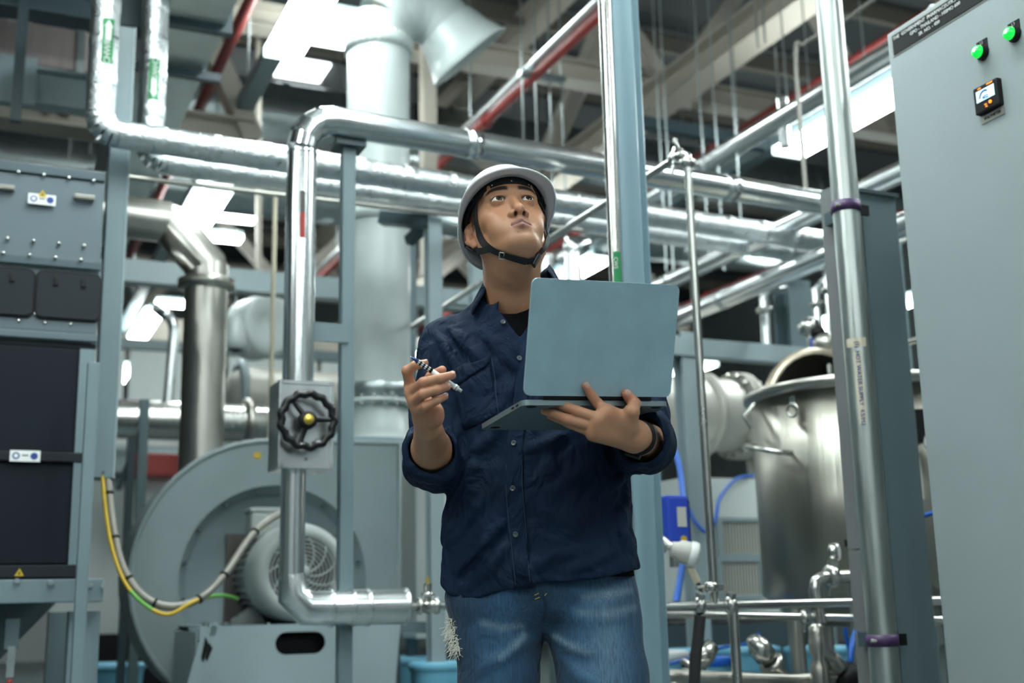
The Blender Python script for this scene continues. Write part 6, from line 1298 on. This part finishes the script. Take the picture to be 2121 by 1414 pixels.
fo = fb.build('frayed_threads', 'fray', jeans); fo['kind'] = 'stuff'
for (a, b, w_, h_) in ((936, 1288, 5, 7), (941, 1306, 6, 8), (947, 1326, 5, 6), (952, 1345, 3, 8)):
    for m_, k_ in (('fray', 1.0), ('tee', .5)):
        c, n_ = cast(je_tree, a, b, .0012 if k_ == 1 else .0022); x_, y_, _ = basis(n_); MB().ball(c, .01, (x_, y_, n_), (w_ * k_ * .001, h_ * k_ * .00105, .0012), 12).build('torn_patch', m_, jeans)
for f_, s in ((fR, -1), (fL, 1)):
    G = Field(f_ - np.array((.08, .26, .1)), f_ + np.array((.08, .12, .12)), .007); G.cone(f_ + np.array((0, .04, -.03)), f_ + np.array((s * .02, -.16, -.055)), .045, .036, .02); G.cone(f_ + np.array((0, .02, -.03)), f_ + np.array((0, .02, .03)), .044, .046, .02)
    G.op(lambda x, y, z: z - .002 + 0 * x + 0 * y, (-1, 1, -1), (1, 4, 1), 0, 's'); gv, gf = G.mesh(); np_obj('shoe', gv, gf, 'black', wk)
# ================================================================== PENCIL
pa, pb_ = Vector(W(850, 738, 2.196)), Vector(W(956, 810, 2.224)); pd = (pb_ - pa).normalized(); PLn = (pb_ - pa).length
pn = thing('mechanical_pencil', 'white mechanical pencil with dark spotted grip in the worker\'s right hand', 'pencil', pa)
def prt(a, b, r0, r1, name, m, par=None): return MB().lathe(pa, pd, [(0, a), (r0, a), (r1, b), (0, b)], 20).build(name, m, par or pn)
prt(0, PLn * .03, .0006, .0012, 'lead_sleeve', 'steel'); prt(PLn * .03, PLn * .13, .0014, .0040, 'tip_cone', 'navy_mark'); gp_ = prt(PLn * .13, PLn * .42, .0048, .0050, 'grip', 'black'); prt(PLn * .42, PLn * .86, .0047, .0047, 'barrel', 'white'); prt(PLn * .86, PLn * .93, .0056, .0052, 'collar', 'white'); prt(PLn * .88, PLn * .90, .0060, .0060, 'ring', 'silver_label'); prt(PLn * .93, PLn * 1.0, .0032, .0030, 'push_button', 'label_grey')
toc = (CAM - pa).normalized(); toc = (toc - pd * toc.dot(pd)).normalized(); sdv = pd.cross(toc)
for i in range(4):
    for sgn in (-.8, .0, .8): 
        e = (toc * math.cos(sgn) + sdv * math.sin(sgn)); MB().ball(pa + pd * (PLn * (.165 + .065 * i)) + e * .0047, .002, (pd, e.cross(pd), e), (.0024, .0016, .0008), 10).build('grip_spot', 'white', gp_)
# ================================================================== WRIST BAND
wa = Vector(wl + (el_l - wl) * .14); wd = Vector(wl - el_l).normalized(); wb_ = thing('wrist_band', 'slim black smart band on the worker\'s left wrist', 'watch', wa)
MB().lathe(wa, wd, [(.030, -.008), (.0345, -.008), (.0352, 0), (.0345, .008), (.030, .008)], 36).build('strap', 'black', wb_)
q_ = Vector(W(1306, 926, 2.25)); e = (q_ - wa); e = (e - wd * e.dot(wd)).normalized(); MB().box(wa + e * .0365, (wd, wd.cross(e), e), (.009, .016, .0045), .004).build('tracker', 'black_gloss', wb_); MB().torus(wa - wd * .005, wd, .0338, .0014, 36, 6).build('silver_edge', 'steel', wb_)
# ================================================================== HARD HAT (head-local mm)
hh_t = thing('hard_hat', 'white hard hat with black chin strap on the worker\'s head', 'helmet', Vector(hw_((0, 0, 20))))
def HW(p): return Vector(hw_(p))
def dome(rho_in, nphi=72, inset=0.0):
    rows = []
    for i in range(nphi):
        ph = 2 * math.pi * i / nphi; c, s = math.cos(ph), math.sin(ph); fr_n = max(0, s) ** 1.6; bk_n = max(0, -s)
        ra = 1 / math.sqrt((c / (93 - inset)) ** 2 + (s / (112 - inset)) ** 2); ext = 4 + 26 * min(1, max(0, s) * 1.2) ** 1.3 + 5 * bk_n; zr = 14 + 22 * fr_n - 30 * bk_n ** 1.2; zb = zr + 9
        pts = [((ra + ext) * c, (ra + ext) * s - 4, zr + (inset * .3)), ((ra + ext * .5) * c, (ra + ext * .5) * s - 4, zr + 5)]
        for j in range(11):
            a = R(90) * j / 10; rr = ra * max(math.cos(a), 0) ** .82; pts.append((rr * c, rr * s - 4, zb + (125 - inset - zb) * math.sin(a) ** .95))
        rows.append(pts)
    return rows
def dome_mb(inset, flip=False):
    rows = dome(0, inset=inset); n, m = len(rows), len(rows[0]); vs = [HW(p) for r in rows for p in r]; fs = [(i * m + j, ((i + 1) % n) * m + j, ((i + 1) % n) * m + j + 1, i * m + j + 1) for i in range(n) for j in range(m - 1)]
    return MB().add(vs, fs, True), rows
mb, rows = dome_mb(0); mb2, rows2 = dome_mb(4.0)
nv = len(mb.v); mb.add(mb2.v, [f[::-1] for f in mb2.f], True); m_ = len(rows[0]); n_ = len(rows)
mb.f += [[i * m_, nv + i * m_, nv + ((i + 1) % n_) * m_, ((i + 1) % n_) * m_] for i in range(n_)]; mb.sm += [True] * n_
shell = mb.build('shell', 'helmet', hh_t)
MB().tube([HW(r[0]) for r in rows] + [HW(rows[0][0])], .0026, 8).build('rim', 'helmet', hh_t)
for xo in (-16, 0, 16):
    MB().tube([HW((xo, 112 * math.cos(a) * .86 - 4, 36 + 90 * math.sin(a) ** .95)) for a in [R(20 + 140 * i / 20) for i in range(21)]], .004, 8).build('ridge', 'helmet', hh_t)
hb = MB(); NBn = 48; vs = []; 
for i in range(NBn):
    ph = 2 * math.pi * i / NBn; c, s = math.cos(ph), math.sin(ph); fz = 40 - 10 * (1 - s) 
    for (dr, dz) in ((4, -9), (8, -9), (8, 16), (4, 16)): vs.append(HW(((74 + dr) * c, (97 + dr) * s - 4, fz + dz)))
hb.add(vs, [(4 * i + a, 4 * i + (a + 1) % 4, 4 * ((i + 1) % NBn) + (a + 1) % 4, 4 * ((i + 1) % NBn) + a) for i in range(NBn) for a in range(4)], False); hbo = hb.build('headband', 'strap', hh_t)
for ph in (62, 90, 118): c, s = math.cos(R(ph)), math.sin(R(ph)); MB().ball(HW((81 * c, 104 * s - 4, 36)), .0022, seg=10).build('snap', 'label_grey', hbo)
for ph in (28, 152, 200, 340, 235, 305):
    c, s = math.cos(R(ph)), math.sin(R(ph)); zf = 30 - 8 * (1 - s); MB().bar(HW((82 * c, 104 * s - 4, zf + 8)), HW((96 * c, 114 * s - 4, zf + 16)), .016, .004).build('suspension_clip', 'strap', hh_t)
for i in range(4):
    ph = R(45 + 90 * i); c, s = math.cos(ph), math.sin(ph); pts = [HW((80 * c * math.cos(a), 100 * s * math.cos(a) - 4, 42 + 74 * math.sin(a))) for a in [R(80 * k / 8) for k in range(9)]]; MB().tube(pts, .004, 6).build('suspension_strap', 'strap', hh_t)
for s in (-1, 1): MB().add([HW((s * 80, 40, 26)), HW((s * 82, -45, 6)), HW((s * 80, -60, -2)), HW((s * 78, -48, -4)), HW((s * 80, 10, 20))], [(0, 1, 2, 3, 4)]).build('side_pad', 'strap', hh_t).modifiers.new('t', 'SOLIDIFY').thickness = .003
cs_ = ribbon(head_tree, [(988, 408), (987, 440), (991, 470), (999, 497), (1012, 512), (1036, 522), (1062, 532), (1090, 540)], .0155, 'strap', 'chin_strap', hh_t, .003, .002)
ribbon(head_tree, [(1090, 540), (1106, 534), (1119, 520), (1129, 505), (1133, 490), (1132, 465), (1130, 440), (1126, 415)], .0145, 'strap', 'chin_strap', hh_t, .003, .002)
ribbon(head_tree, [(972, 511), (985, 518), (1000, 520), (1014, 516)], .014, 'strap', 'nape_strap', hh_t, .004, .002)
c, n_ = cast(head_tree, 1043, 527, .006); tx = (Vector(P(1062, 534, c.y)) - c).normalized(); bk_ = MB().plate(c, (tx, n_.cross(tx).normalized(), n_), rrect(.006, .0105, .002), [rrect(.0042, .0085, .001)], .002).build('adjuster', 'label_grey', hh_t)
c, n_ = cast(head_tree, 1106, 536, .006); tx = (Vector(P(1122, 519, c.y)) - c).normalized(); MB().box(c, (tx, n_.cross(tx).normalized(), n_), (.015, .010, .004), .003).build('buckle', 'black_gloss', hh_t); MB().box(c + tx * .02, (tx, n_.cross(tx).normalized(), n_), (.009, .006, .003), .002).build('buckle_tongue', 'black', hh_t)
